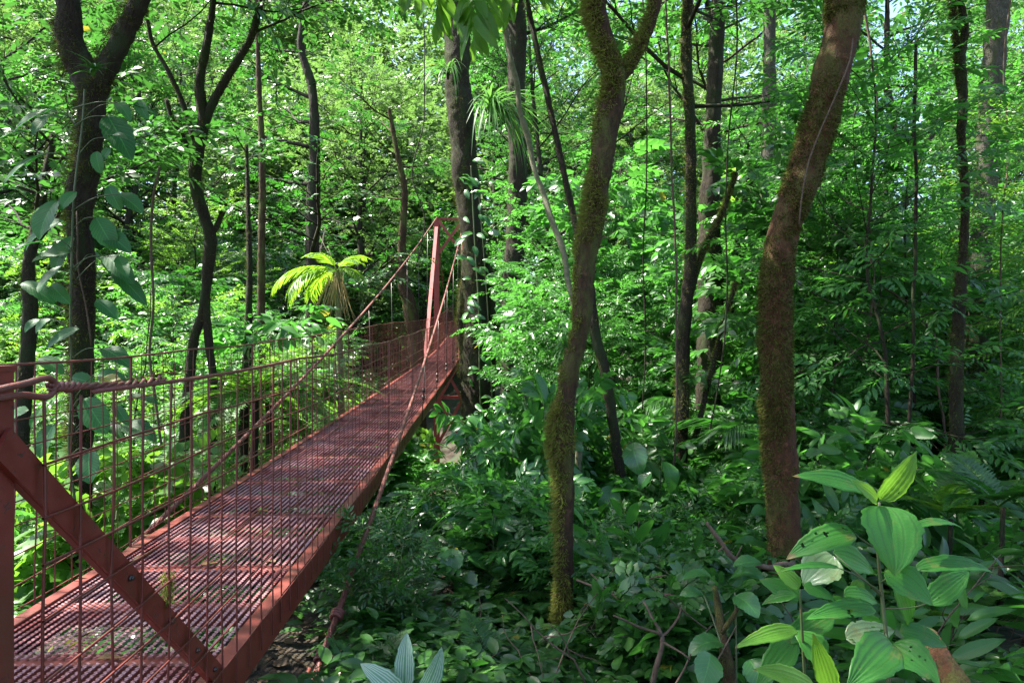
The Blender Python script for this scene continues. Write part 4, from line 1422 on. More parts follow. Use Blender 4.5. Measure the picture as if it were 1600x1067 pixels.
def scatter(kind, n, px0, px1, y0, y1, smin=0.8, smax=1.2, mats=(None,), gap=0.55, seed=0, ypow=1.0, maxtop=None, lean=0.05):
    rng = random.Random(seed)
    done, tries = [], 0
    while len(done) < n and tries < n * 40:
        tries += 1
        px = rng.uniform(px0, px1)
        y = y0 + (y1 - y0) * rng.random() ** ypow
        x = (px - 800) / F * y
        s = rng.uniform(smin, smax)
        r = RAD[kind] * s
        top = float(gz(x, y)) + HGT[kind] * s
        if corridor(x, y, r * 0.9, top) or (x > float(right_x(min(y, 40))) - .4 and view_block(x, y, r * 1.05, top)):
            continue
        if any((x - a) ** 2 + (y - b) ** 2 < (gap * (r + c)) ** 2 for a, b, c in done):
            continue
        pr = F * r / y
        if y < 17.4 and top > 0.3 and abs(px - 742) < 26 + 1.25 * pr:
            continue
        if y < 25.5 and abs(px - 700) < 30 + 0.85 * pr and top > CAMZ - (715 - 533) / F * y and x > float(right_x(y)) - 0.5:
            continue
        if any(y < ty and top > 0.9 and abs(px - tx) < 10 + 0.5 * pr for tx, ty in ((1070, 8.4), (1108, 10.8), (1500, 6.4), (1535, 10.8), (1000, 7.0))):
            continue
        if y < 4.7 and (abs(px - 890) < 30 + 0.95 * pr or abs(px - 1226) < 30 + 0.7 * pr or abs(px - 500) < 30 + 0.95 * pr):
            continue
        if kind in ('tall', 'mid') and any(4 < y - SHY * h < 34 and abs(x - SHX * h - float(right_x(y - SHY * h)) + .5) < 0.85 * r for h in ((4, 7, 9) if kind == 'mid' else (8, 12, 16, 19))):
            continue
        if kind in ('tall', 'mid') and y > 10 and abs(px - 1402) < 40 + 0.5 * F * r / y:
            continue
        done.append((x, y, r))
        place(kind, x, y, s, rng.choice(mats), lean=lean)


# far: hill side trees beyond the bridge
for kind_, px_, y_, s_, mt_, v_ in (('mid', 888, 15.5, 0.62, 'leaf', 0), ('fine_sapling', 838, 13.5, 0.8, 'leaf', 1), ('sapling', 850, 12.0, 0.75, 'leaf', 2)):
    place(kind_, (px_ - 800) / F * y_, y_, s_, mt_, v_)
scatter('tall', 26, -250, 1850, 34, 62, 0.85, 1.2, (None, 'leaf_haze', 'leaf'), 0.60, 1)
scatter('tall', 5, 760, 1800, 24, 34, 0.8, 1.1, (None, 'leaf'), 0.7, 2)
scatter('tall', 9, -350, 560, 26, 36, 0.85, 1.1, ('leaf_haze', 'leaf', 'leaf_dark'), 0.6, 3)  # dark leaf colour among these stands in for backlit silhouettes
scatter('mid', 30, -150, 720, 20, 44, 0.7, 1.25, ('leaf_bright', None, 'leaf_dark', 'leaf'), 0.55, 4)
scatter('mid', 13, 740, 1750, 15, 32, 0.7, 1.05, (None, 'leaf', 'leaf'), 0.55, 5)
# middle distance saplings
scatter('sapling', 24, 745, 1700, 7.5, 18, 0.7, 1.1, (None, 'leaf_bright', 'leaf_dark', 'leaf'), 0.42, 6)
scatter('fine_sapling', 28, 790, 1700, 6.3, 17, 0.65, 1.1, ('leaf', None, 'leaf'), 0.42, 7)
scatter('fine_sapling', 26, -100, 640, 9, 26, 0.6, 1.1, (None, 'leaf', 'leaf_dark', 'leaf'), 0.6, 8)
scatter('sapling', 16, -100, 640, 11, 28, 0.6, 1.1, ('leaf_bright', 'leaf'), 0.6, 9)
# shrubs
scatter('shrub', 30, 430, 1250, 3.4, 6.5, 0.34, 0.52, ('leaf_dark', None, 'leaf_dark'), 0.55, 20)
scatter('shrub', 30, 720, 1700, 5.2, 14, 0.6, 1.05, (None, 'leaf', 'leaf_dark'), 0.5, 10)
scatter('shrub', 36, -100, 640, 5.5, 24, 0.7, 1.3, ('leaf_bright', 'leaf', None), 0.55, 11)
scatter('tree_fern', 9, -50, 640, 9, 20, 0.7, 1.1, (None,), 0.6, 12)
scatter('tree_fern', 3, 1250, 1700, 9, 14, 0.8, 1.0, (None,), 0.6, 13)
scatter('fern', 22, 430, 1600, 3.9, 9, 0.6, 1.1, (None, 'leaf_dark'), 0.7, 14)
scatter('big_herb', 14, 560, 1330, 4.0, 9, 0.6, 1.1, (None, 'leaf_dark'), 0.7, 15)
scatter('lance_herb', 34, 480, 1700, 3.2, 7, 0.7, 1.1, (None, 'leaf'), 0.7, 16)
scatter('palm', 3, 1000, 1700, 7, 12, 0.8, 1.1, (None,), 0.8, 17)


def finish_labels():
    order = ['nearest', 'second nearest', 'third nearest', 'fourth nearest', 'fifth nearest', 'sixth nearest', 'seventh nearest', 'eighth nearest', 'ninth nearest']
    buckets = {}
    for kind, o, x, y, label, mat in PLACED:
        if label:
            o['label'] = label
            continue
        px = 800 + F * x / max(y, 0.5)
        where = min(MARKS, key=lambda m_: abs(m_[0] - px))[1]
        buckets.setdefault((kind, where), []).append((y, o))
        o['group'] = {'tall': 'tall canopy trees', 'mid': 'leafy understory trees', 'sapling': 'leafy saplings', 'fine_sapling': 'narrow leaved saplings', 'shrub': 'leafy shrubs', 'glossy_shrub': 'glossy broad leaved shrubs',
                      'fern': 'ground ferns', 'tree_fern': 'tree ferns', 'big_herb': 'big leaved forest floor plants', 'palm': 'small palms', 'lance_herb': 'lance leaved forest floor plants'}[kind]
    for (kind, where), L in buckets.items():
        L.sort(key=lambda q: q[0])
        for i, (y, o) in enumerate(L):
            o['label'] = (LOOK[kind] if len(L) == 1 else order[min(i, 8)] + ' ' + LOOK[kind]) + ' ' + where

# ------------------------------------------------------------------ plants in front, leaf by leaf
def big_leaf(g, b, t, w, nv=(0, -0.7, 0.7), arch=0.10, fold=0.12, style='cross', power=(0.6, 0.85), amp=0.010, holes=0.0, seed=0, nt=30, nu=21, wave=0.05):
    """one large leaf from base b to tip t, half width w: arched, folded along the midrib, quilted between its veins"""
    b, t = np.asarray(b, float), np.asarray(t, float)
    d = t - b
    L = np.linalg.norm(d)
    Rm = frames(d[None], np.asarray(nv, float)[None])[0]
    X, Z = Rm[:, 0], Rm[:, 2]
    tt, uu = np.meshgrid(np.linspace(0, 1, nt), np.linspace(-1, 1, nu), indexing='ij')
    wt = np.clip(tt, 0.0, 1) ** power[0] * np.clip(1 - tt, 0, 1) ** power[1]
    wt = wt / wt.max() * w
    rs = np.random.default_rng(seed)
    ph = rs.uniform(0, 6.28, 3)
    au = np.abs(uu)
    if style == 'long':
        hgt = amp * L * np.abs(np.sin(math.pi * 3 * au ** 0.9)) ** 0.6 + 0.35 * amp * L * np.abs(np.sin(math.pi * (tt * 22 - au * 3)))
    else:
        hgt = amp * L * np.abs(np.sin(math.pi * (tt * 11 - au * 4.0))) ** 0.7
    hgt = hgt * np.minimum(1, wt / (0.4 * w + 1e-6))
    edge = 1 + 0.04 * np.sin(tt * 26 + ph[0]) * au + 0.03 * np.sin(tt * 57 + ph[1]) * au
    P = b + d * tt[..., None] + X * (uu * wt * edge)[..., None] + Z * (arch * L * 4 * tt * (1 - tt) + fold * 2 * au ** 1.3 * wt + hgt + wave * w * np.sin(tt * 9 + ph[2]) * au * np.sign(uu))[..., None]
    i, j = np.meshgrid(np.arange(nt - 1), np.arange(nu - 1), indexing='ij')
    Q = np.stack((i * nu + j, i * nu + j + 1, (i + 1) * nu + j + 1, (i + 1) * nu + j), -1).reshape(-1, 4)
    if holes > 0:
        c = P.reshape(-1, 3)[Q].mean(1)
        hm = vnoise(c, 2.2 / (L * 0.14), seed + 5)
        Q = Q[hm < 1 - holes]
    UV = np.stack((0.5 + 0.5 * uu, tt), -1).reshape(-1, 2)
    g.add(P.reshape(-1, 3), Q=Q, UV=UV)


def pix_plant(name, label, cat, Y, leaves, stems, mats, style='long', scale_jit=0.0, group=None, stem_mat='stem', root_at=None):
    """leaves rows: (material key, base x, base y, tip x, tip y, width_px, dy_base, dy_tip, normal, arch, holes)"""
    base = root_at if root_at is not None else at(stems[0][0][0][0], stems[0][0][0][1], Y + stems[0][0][0][2])
    root = thing(name, label, cat, base, group)
    gs = {}
    for k, r in enumerate(leaves):
        key, bx, by, tx, ty, w, d0, d1 = r[:8]
        nv = r[8] if len(r) > 8 else (0, -0.7, 0.7)
        arch = r[9] if len(r) > 9 else 0.08
        ho = r[10] if len(r) > 10 else 0.0
        g_ = gs.setdefault(key, Geo())
        big_leaf(g_, at(bx, by, Y + d0), at(tx, ty, Y + d1), w * (Y + (d0 + d1) / 2) / F / 2, nv, arch, 0.10, style, (0.50, 0.95) if style == 'long' else (0.6, 0.75), 0.015, ho, 50 + k)
    sg = Geo()
    for rows, rad in stems:
        P = [at(q[0], q[1], Y + q[2]) for q in rows]
        C, _r = resample(P, [rad] * len(P), 0.03)
        sg.tube(C, np.linspace(rad, rad * 0.6, len(C)), 6)
    for k, (key, g_) in enumerate(gs.items()):
        g_.build("foliage" if k == 0 else {'hero_young': 'young_leaves', 'hero_glare': 'pale_leaves', 'dry': 'dry_leaves'}.get(key, 'foliage'), M[mats.get(key, key)], root)
    sg.build("stem", M[stem_mat], root)
    return root


H, HY, HP = 'hero', 'hero_young', 'hero_glare'
FACE, FLAT, LEFT, RIGHT = (0, -0.9, 0.35), (0, -0.30, 1), (-0.5, -0.6, 0.6), (0.5, -0.6, 0.6)
pix_plant("quilted_leaf_shrub", "big foreground shrub with large quilted leaves in the lower right corner", "shrub", 1.55, [
    (H, 1378, 790, 1398, 900, 94, -0.02, -0.10, FACE, 0.10, 0.0),
    (HY, 1375, 780, 1432, 704, 44, 0, -0.02, (0.4, -0.8, 0.4), 0.05, 0.06),
    (H, 1356, 768, 1237, 744, 40, 0, 0.0, (0, -0.6, 0.8), 0.07, 0.05),
    (HY, 1370, 783, 1328, 750, 26, -0.02, -0.06, (-0.3, -0.8, 0.6), 0.05),
    (H, 1334, 832, 1228, 874, 46, -0.02, -0.05, (-0.1, -0.6, 0.8), 0.10, 0.10),
    (H, 1428, 824, 1506, 828, 20, 0, 0.05, FLAT, 0.10, 0.06),
    (H, 1430, 890, 1556, 898, 34, 0, 0.02, (0, -0.45, 0.9), 0.12, 0.05),
    (HP, 1302, 868, 1254, 914, 60, 0.05, 0.03, (-0.3, -0.8, 0.6), 0.08, 0.06),
    (H, 1302, 864, 1366, 896, 44, 0.10, 0.12, (0.1, -0.7, 0.7), 0.08, 0.05),
    (H, 1382, 890, 1458, 946, 58, -0.05, -0.10, (0.2, -0.8, 0.5), 0.09, 0.05),
    (H, 1450, 942, 1514, 892, 38, 0.06, 0.10, (0.2, -0.7, 0.7), 0.06, 0.05),
    (H, 1312, 888, 1212, 896, 16, -0.10, -0.14, FLAT, 0.07),
    (H, 1318, 930, 1372, 942, 32, 0.05, 0.08, (0, -0.6, 0.8), 0.10, 0.12),
    (H, 1366, 950, 1258, 968, 36, -0.05, -0.10, (0, -0.5, 0.85), 0.06, 0.12),
    (H, 1392, 1003, 1322, 1075, 66, -0.12, -0.22, (-0.2, -0.8, 0.6), 0.10, 0.02),
    (H, 1390, 1008, 1468, 1068, 66, -0.12, -0.20, (0.2, -0.8, 0.6), 0.10, 0.10),
    (HY, 1300, 1080, 1270, 988, 34, -0.10, -0.14, (-0.3, -0.9, 0.2), 0.02, 0.03),
    (HP, 1322, 998, 1398, 984, 42, 0.10, 0.12, (0, -0.6, 0.8), 0.05, 0.14),
    (H, 1290, 1030, 1240, 985, 44, 0.02, 0.05, (-0.2, -0.7, 0.7), 0.08, 0.05),
    (HY, 1250, 918, 1208, 882, 24, 0.02, 0.04, (-0.4, -0.7, 0.6), 0.05),
    (H, 1255, 915, 1305, 938, 26, 0.02, 0.0, (0, -0.6, 0.8), 0.05),
    (HY, 1245, 984, 1148, 1012, 30, 0.0, -0.05, (0, -0.5, 0.85), 0.06, 0.06),
    (HY, 1275, 1080, 1175, 1046, 44, -0.1, -0.15, (0, -0.5, 0.85), 0.06, 0.05),
    (H, 1395, 900, 1420, 985, 40, 0.1, 0.12, (0.3, -0.8, 0.3), 0.08, 0.05),
    (HY, 1340, 905, 1330, 960, 26, 0.2, 0.2, FACE, 0.06),
    (H, 1245, 930, 1190, 945, 28, 0.1, 0.12, FLAT, 0.08),
    (H, 1405, 985, 1480, 1010, 36, 0.1, 0.1, (0.1, -0.7, 0.7), 0.08, 0.08),
    (H, 1250, 935, 1185, 905, 30, 0.12, 0.15, (-0.2, -0.7, 0.6), 0.06),
    (H, 1300, 960, 1215, 1010, 40, 0.15, 0.12, (-0.1, -0.7, 0.7), 0.08, 0.06),
    (H, 1240, 1000, 1180, 1075, 42, 0.12, 0.05, (-0.2, -0.8, 0.6), 0.08, 0.05),
], [([(1392, 1150, 0), (1386, 1010, 0), (1378, 930, 0.02), (1372, 860, 0.02), (1374, 785, 0)], 0.0055),
    ([(1376, 930, 0.02), (1350, 905, 0.0), (1305, 866, 0.04)], 0.0025), ([(1374, 860, 0.02), (1350, 845, 0), (1334, 832, -0.02)], 0.002), ([(1376, 910, 0.02), (1400, 895, 0), (1430, 890, 0)], 0.002),
    ([(1380, 950, 0.02), (1420, 950, 0.04), (1450, 942, 0.06)], 0.002), ([(1374, 850, 0.02), (1400, 835, 0), (1428, 824, 0)], 0.002), ([(1376, 925, 0), (1340, 900, -0.05), (1312, 888, -0.1)], 0.002),
    ([(1260, 1100, 0.05), (1254, 1000, 0.03), (1250, 920, 0.02)], 0.004), ([(1384, 990, 0), (1388, 1003, -0.12)], 0.002)], {}, root_at=(0.86, 1.55, float(gz(0.86, 1.55))))

pix_plant("striped_leaf_plant", "three pale striped upright leaves at the bottom edge beside the cable anchor", "plant", 2.5, [
    ('striped', 636, 1098, 563, 1036, 34, 0, 0.0, (-0.3, -0.6, 0.8), 0.22), ('striped', 632, 1090, 636, 988, 32, 0.02, 0.06, (-0.1, -0.95, 0.3), 0.05), ('striped', 648, 1100, 690, 1010, 34, -0.02, -0.05, (0.5, -0.7, 0.5), 0.10),
    ('striped', 640, 1105, 700, 1085, 30, 0, -0.1, (0.1, -0.6, 0.8), 0.15)],
    [([(640, 1180, 0), (640, 1095, 0)], 0.006)], {}, style='cross', root_at=(-0.37, 2.5, float(gz(-0.37, 2.5))))

C_ = 'climber'
_rc = random.Random(40)
XL, XS = [], []
for _k in range(16):
    _y = _rc.uniform(170, 720)
    _s = 1 if _rc.random() < 0.55 else -1
    _bx = 118 + _s * _rc.uniform(20, 60) + (8 if _s > 0 else 0)
    _by = _y - _rc.uniform(0, 25)
    _L = _rc.uniform(28, 58)
    _a = _rc.uniform(0.1, 1.25)
    _d = _rc.uniform(-0.35, 0.05)
    XL.append((C_, _bx, _by, _bx + _s * _L * math.cos(_a), _by + _L * math.sin(_a), _L * _rc.uniform(0.42, 0.6), _d, _d - _rc.uniform(0, 0.2), (_s * 0.3 + _rc.gauss(0, .3), -0.75, _rc.uniform(0.2, 1.0)), _rc.uniform(0.04, 0.15)))
    XS.append(([(118, _y + 14, -0.24), ((118 + _bx) / 2, (_y + _by) / 2 - 6, _d), (_bx, _by, _d)], 0.004))
pix_plant("climbing_plant", "large leaved climber clinging to the thick forked trunk left of the bridge", "climber", 5.35, [
    (C_, 88, 172, 20, 214, 36, -0.2, -0.3, (-0.2, -0.6, 0.8), 0.10), (C_, 60, 205, -10, 224, 20, -0.2, -0.3, (-0.1, -0.4, 0.9), 0.08), (C_, 108, 162, 70, 180, 16, -0.1, -0.1, FLAT, 0.08),
    (C_, 90, 314, 62, 376, 44, -0.3, -0.4, (-0.2, -0.9, 0.4), 0.08), (C_, 168, 182, 206, 252, 42, 0.0, -0.1, (0.3, -0.8, 0.4), 0.08), (C_, 200, 165, 245, 182, 20, 0.1, 0.1, FLAT, 0.1), (C_, 215, 158, 232, 188, 18, 0.1, 0.05, FACE, 0.1),
    (C_, 55, 245, 5, 290, 18, -0.3, -0.4, (-0.4, -0.8, 0.5), 0.05), (C_, 185, 304, 224, 334, 28, -0.1, -0.15, (0.3, -0.8, 0.5), 0.08), (C_, 150, 237, 158, 272, 20, -0.25, -0.25, FACE, 0.05), (C_, 172, 232, 160, 252, 16, -0.25, -0.25, FACE, 0.05),
    (C_, 34, 442, 86, 476, 26, -0.2, -0.2, (0.1, -0.6, 0.7), 0.08), (C_, 124, 514, 72, 546, 26, -0.3, -0.35, (-0.1, -0.7, 0.7), 0.08), (C_, 132, 622, 168, 678, 40, -0.3, -0.35, (0.2, -0.9, 0.4), 0.06), (C_, 84, 664, 62, 716, 34, -0.3, -0.35, (-0.2, -0.9, 0.4), 0.06),
    (C_, 140, 704, 142, 756, 38, -0.3, -0.4, FACE, 0.06), (C_, 190, 664, 245, 690, 34, -0.1, -0.2, (0.1, -0.6, 0.8), 0.12), (C_, 195, 622, 248, 632, 22, -0.1, -0.1, FLAT, 0.1), (C_, 110, 395, 62, 402, 26, -0.2, -0.25, (0, -0.7, 0.7), 0.1),
    (C_, 100, 345, 40, 392, 34, -0.1, -0.1, (-0.2, -0.7, 0.6), 0.1), (C_, 115, 370, 85, 430, 32, -0.1, -0.15, (-0.2, -0.9, 0.3), 0.08), (C_, 150, 340, 180, 392, 34, -0.2, -0.2, (0.2, -0.9, 0.4), 0.08), (C_, 160, 362, 205, 396, 30, -0.15, -0.2, (0.2, -0.8, 0.5), 0.1),
    (C_, 165, 400, 210, 445, 30, -0.1, -0.15, (0.3, -0.8, 0.5), 0.08), (C_, 175, 420, 230, 478, 26, 0, 0, (0.4, -0.8, 0.3), 0.08), (C_, 60, 560, 100, 585, 26, -0.2, -0.2, (0, -0.6, 0.8), 0.1), (C_, 112, 590, 150, 600, 24, -0.3, -0.3, FACE, 0.1),
    (C_, 45, 640, 10, 664, 30, -0.2, -0.2, (-0.1, -0.6, 0.8), 0.1), (C_, 88, 240, 40, 262, 22, -0.2, -0.2, FLAT, 0.1), (C_, 170, 290, 190, 330, 22, -0.2, -0.2, FACE, 0.1), (C_, 80, 445, 110, 475, 24, -0.3, -0.3, FACE, 0.1), (C_, 150, 470, 185, 500, 24, -0.3, -0.3, (0.2, -0.7, 0.6), 0.1),
    (C_, 160, 545, 205, 575, 30, -0.2, -0.25, (0.1, -0.6, 0.8), 0.1), (C_, 120, 300, 95, 330, 22, -0.3, -0.35, FACE, 0.1)] + XL,
    [([(118, 790, -0.22), (108, 700, -0.24), (112, 600, -0.24), (110, 500, -0.26), (112, 400, -0.26), (116, 300, -0.26), (128, 200, -0.26), (132, 140, -0.26)], 0.010)] +
    [([(112, y0, -0.25), ((112 + x1) / 2, (y0 + y1) / 2 - 8, -0.28), (x1, y1, -0.28)], 0.005) for y0, x1, y1 in ((190, 88, 172), (230, 60, 205), (320, 90, 314), (200, 168, 182), (330, 185, 304), (450, 80, 445), (520, 124, 514), (640, 132, 622), (670, 84, 664), (710, 140, 704), (650, 190, 664), (390, 110, 395), (360, 150, 340), (420, 165, 400), (560, 160, 545), (590, 60, 560), (250, 55, 245), (170, 200, 165))] + XS,
    {}, style='cross', root_at=at(112, 800, 5.2))

B_ = 'glossy'
XL, XS = [], []
for _k in range(70):
    _by = _rc.uniform(250, 640)
    _bx = 732 + (_by - 250) * 0.04 + _rc.uniform(-16, 34)
    _L = _rc.uniform(9, 22)
    _a = _rc.uniform(-0.3, 1.4)
    _s = 1 if _rc.random() < 0.72 else -1
    XL.append((B_, _bx, _by, _bx + _s * _L * math.cos(_a), _by + _L * math.sin(_a), _L * _rc.uniform(0.4, 0.6), -0.62, -0.62 - _rc.uniform(0, 0.25), (_rc.gauss(0, .4), -0.7, _rc.uniform(0.3, 1.0)), 0.1))
pix_plant("climbing_plant", "leafy climber covering the massive dark trunk beside the red tower", "climber", 17.5, XL,
          [([(756, 720, -0.45), (750, 600, -0.46), (748, 480, -0.46), (742, 380, -0.44), (736, 260, -0.42)], 0.03), ([(772, 740, -0.4), (768, 600, -0.42), (760, 450, -0.42), (748, 300, -0.42)], 0.022)], {}, style='cross', root_at=at(756, 720, 17.05))
pix_plant("big_leaved_plant", "plant with huge drooping leaves between the furry mossy tree and the slim one", "plant", 6.4, [
    (B_, 988, 692, 1002, 742, 38, 0, -0.15, (-0.4, -0.6, 0.7), 0.16), (B_, 1035, 720, 1046, 772, 34, -0.1, -0.2, (0.5, -0.6, 0.6), 0.18), (B_, 1018, 738, 1000, 765, 26, -0.2, -0.2, FLAT, 0.1), (B_, 960, 760, 940, 800, 34, -0.1, -0.2, FACE, 0.1), (B_, 1030, 840, 1060, 880, 34, -0.2, -0.2, FACE, 0.1)],
    [([(1015, 920, 0), (1012, 800, 0), (1000, 720, 0), (985, 690, 0)], 0.010), ([(1020, 900, 0), (1030, 780, -0.1), (1035, 715, -0.1)], 0.010), ([(1012, 850, 0), (985, 790, -0.1), (960, 760, -0.1)], 0.008)], {}, style='cross')
pix_plant("big_leaved_plant", "plant with broad dull leaves growing in the shade left of the furry mossy tree", "plant", 5.2, [
    (B_, 708, 856, 704, 900, 36, 0, -0.1, FACE, 0.1), (B_, 690, 905, 676, 925, 44, 0, -0.12, (-0.2, -0.5, 0.8), 0.1), (B_, 715, 900, 742, 925, 40, 0, -0.1, (0.2, -0.7, 0.6), 0.1), (B_, 722, 905, 726, 940, 30, 0, -0.1, FACE, 0.1), (B_, 730, 870, 762, 890, 34, 0.1, 0.1, FLAT, 0.1)],
    [([(712, 1000, 0), (712, 930, 0), (708, 856, 0)], 0.008), ([(714, 950, 0), (690, 905, 0)], 0.006), ([(714, 950, 0), (722, 903, 0)], 0.006)], {}, style='cross')
pix_plant("spotted_shade_plant", "broad dull leaves close to the ground between the dead branches and quilted shrub", "plant", 2.9, [
    (B_, 1190, 880, 1145, 885, 30, 0.2, 0.2, FLAT, 0.1), (B_, 1140, 905, 1195, 905, 40, 0.3, 0.2, FLAT, 0.2), (B_, 1100, 930, 1060, 935, 26, 0.4, 0.4, FLAT, 0.2), (B_, 1148, 930, 1185, 965, 40, 0.1, 0, (0.2, -0.8, 0.6), 0.15), (B_, 1110, 1020, 1095, 1075, 46, 0.0, -0.1, FACE, 0.1), (B_, 1170, 1030, 1200, 1080, 46, 0, -0.1, FACE, 0.1), (B_, 1130, 1005, 1075, 1025, 36, 0.1, 0.05, FLAT, 0.2), (B_, 1120, 915, 1065, 905, 24, 0.4, 0.3, FLAT, 0.2)],
    [([(1150, 1100, 0.1), (1150, 1000, 0.15), (1148, 925, 0.15)], 0.006), ([(1140, 1080, 0.1), (1125, 1000, 0.1), (1100, 930, 0.3)], 0.006)], {}, style='cross')

# ------------------------------------------------------------------ strap leaved epiphytes
def strap_t(w, up, n=9):
    t = np.linspace(0, 1, n)
    y = t * (1 - 0.25 * t)
    z = up * t - (up + 0.75) * t ** 2.1
    wt = w * (1 - t ** 2.5 * 0.97)
    V = np.concatenate([np.array(((-wt[k], y[k], z[k] + 0.3 * wt[k]), (0, y[k], z[k]), (wt[k], y[k], z[k] + 0.3 * wt[k]))) for k in range(n)])
    T = []
    for k in range(n - 1):
        for j in range(2):
            q = (k * 3 + j, k * 3 + j + 1, k * 3 + j + 4, k * 3 + j + 3)
            T += [(q[0], q[1], q[2]), (q[0], q[2], q[3])]
    return V, np.array(T), np.stack((np.tile((0.0, 0.5, 1.0), n), np.repeat(t, 3)), -1)


def epiphyte(name, label, p, n, L, w, up, mat, elev, seed, half=None, core=None):
    rng = random.Random(seed)
    root = thing(name, label, "epiphyte", p)
    g_ = Geo()
    tm = strap_t(w, up)
    D, NN, S = [], [], []
    for k in range(n):
        az = rng.uniform(0, 6.283) if half is None else half[0] + rng.uniform(-half[1], half[1])
        e = rng.uniform(*elev)
        D.append((math.cos(az) * math.cos(e), math.sin(az) * math.cos(e), math.sin(e)))
        NN.append((0, 0, 1))
        S.append(L * rng.uniform(0.6, 1.15))
    P = np.array(p)[None] + NR.normal(0, L * 0.035, (n, 3))
    g_.inst(tm, frames(np.array(D), np.array(NN, float)), P, np.array(S))
    g_.build("foliage", M[mat], root)
    c_ = Geo()
    c_.tube([np.array(p) - np.array((0, 0, L * 0.14)), np.array(p), np.array(p) + np.array((0, 0, L * .06))], (L * 0.02, L * 0.05, L * 0.02), 8)
    c_.build("base", M[core or 'bark_dark'], root)
    return root


epiphyte("grassy_epiphyte", "big tuft of long hanging grassy leaves on the massive trunk by the tower", at(768, 176, 16.8), 130, 1.6, 0.017, 0.35, 'strap', (-0.2, 0.8), 1, (-0.5, 1.5))
epiphyte("grassy_epiphyte", "small grassy tuft halfway up the massive trunk above the other tuft", at(700, 115, 16.9), 40, 1.1, 0.016, 0.4, 'strap', (-0.2, 0.6), 2, (-2.2, 1.2))
epiphyte("bromeliad", "green bromeliad rosette on the foot of the furry mossy tree", at(880, 996, 4.12), 24, 0.22, 0.042, 0.55, 'bromeliad', (0.1, 1.2), 3, (-1.57, 2.2), core='dry')
epiphyte("bromeliad", "smaller bromeliad at the side of the furry mossy tree above the sunlit shrub", at(884, 545, 4.1), 14, 0.20, 0.040, 0.35, 'strap', (0.0, 1.2), 4, (3.3, 1.2), core='dry')
epiphyte("bromeliad", "thin leaved bromeliad on the slim mossy tree in the shade", at(1064, 750, 8.3), 16, 0.30, 0.04, 0.4, 'strap', (0.2, 1.2), 5, (-1.0, 1.6), core='dry')
epiphyte("bromeliad", "bromeliad in the fork of the thick forked tree left of the bridge", at(146, 118, 5.35), 16, 0.22, 0.05, 0.35, 'leaf_dark', (0.4, 1.4), 6, (-1.57, 2.4), core='dry')

# ------------------------------------------------------------------ sunlit palm, ferns and shrubs by the bridge
p = at(527, 425, 13.0)
root = thing("palm", "yellow green sunlit palm with hanging dry fronds beyond the left railing", "palm", (p[0], p[1], float(gz(p[0], p[1]))))
g = Geo()
C, Rr = resample([np.array((p[0] + 0.1, p[1], float(gz(p[0], p[1])) - 0.2)), p + np.array((0.05, 0, -1.6)), p], [0.07, 0.06, 0.05], 0.06)
trunk_geo(g, C, Rr, 10, 0.1, 5)
g.build("trunk", M['liana'], root)
g = Geo()
D = np.array([(-0.95, -0.25, 0.55), (-0.75, -0.6, 0.35), (-0.3, -0.5, 1.2), (0.5, -0.4, 0.95), (0.25, 0.3, 1.1), (-0.9, 0.5, 0.2), (-1, -0.1, 0.25), (0.7, -0.5, 0.5)])
NNv = np.cross(np.cross(D, UP), D)
g.inst(PALMF, frames(D, NNv), np.repeat(p[None], 8, 0), np.array((1.25, 1.1, 0.8, 0.7, 0.8, 0.9, 1.1, 0.7)))
g.build("frond", M['palm'], root)
g = Geo()
D = np.stack((NR.normal(0, .28, 34), NR.normal(0, .28, 34), np.full(34, -1.0)), -1)
g.inst(leaf_s(0.012, 0.05), frames(D, NR.normal(0, 1, (34, 3))), p + NR.normal(0, .05, (34, 3)), NR.uniform(0.6, 1.35, 34))
g.build("dry_frond", M['dry_pale'], root)
g = Geo()
for q in ((500, 370), (512, 385), (545, 400)):
    g.tube([p, at(*q, 13.0)], (0.012, 0.004), 5)
g.build("spear_leaf", M['liana'], root)


def tfern(px, py, Y, s, label, mat=None, v=0):
    q = at(px, py, Y)
    z = q[2] - 1.75 * s
    place('tree_fern', q[0], q[1], s, mat, v, label=label, z=min(z, float(gz(q[0], q[1])) + 0.9))


tfern(425, 575, 11.0, 1.15, "largest sunlit tree fern right behind the left railing below the palm", 'fern')
tfern(395, 610, 8.8, 0.8, "sunlit tree fern behind the left railing just right of the twin stems", 'fern', 1)
tfern(478, 640, 12.0, 0.6, "sunlit tree fern between the palm's foot and the deck edge", 'fern', 1)

for px, py, Y, s, lab, v in ((835, 560, 7.0, 0.95, "glossy shrub with sunlit leaves left of the furry mossy tree", 0), (840, 665, 7.4, 0.9, "glossy shrub catching the sun below the massive epiphyte trunk", 1), (735, 790, 6.4, 0.62, "glossy shrub with near white sunlit leaves by the deck's right edge", 2),
                             (820, 700, 5.8, 0.85, "glossy shrub in shade at the left side of the furry mossy tree's foot", 1), (760, 830, 5.4, 0.7, "low glossy shrub in the shade under the sunlit ones", 2),
                             (805, 590, 8.2, 0.9, "glossy shrub in front of the massive trunk's foot", 0), (775, 735, 6.9, 0.8, "glossy sunlit shrub below the deck level left of the furry mossy tree", 1), (858, 610, 7.8, 0.9, "glossy shrub just behind the lower part of the furry mossy tree", 2)):
    q = at(px, py, Y)
    zt_ = q[2]
    zgr = float(gz(q[0], q[1]))
    o = place('glossy_shrub', q[0], q[1], max(0.5, min(1.5, (zt_ - zgr) / 1.7)), None, v, label=lab)
    o.scale = (0.72 * s, 0.72 * s, o.scale[2])

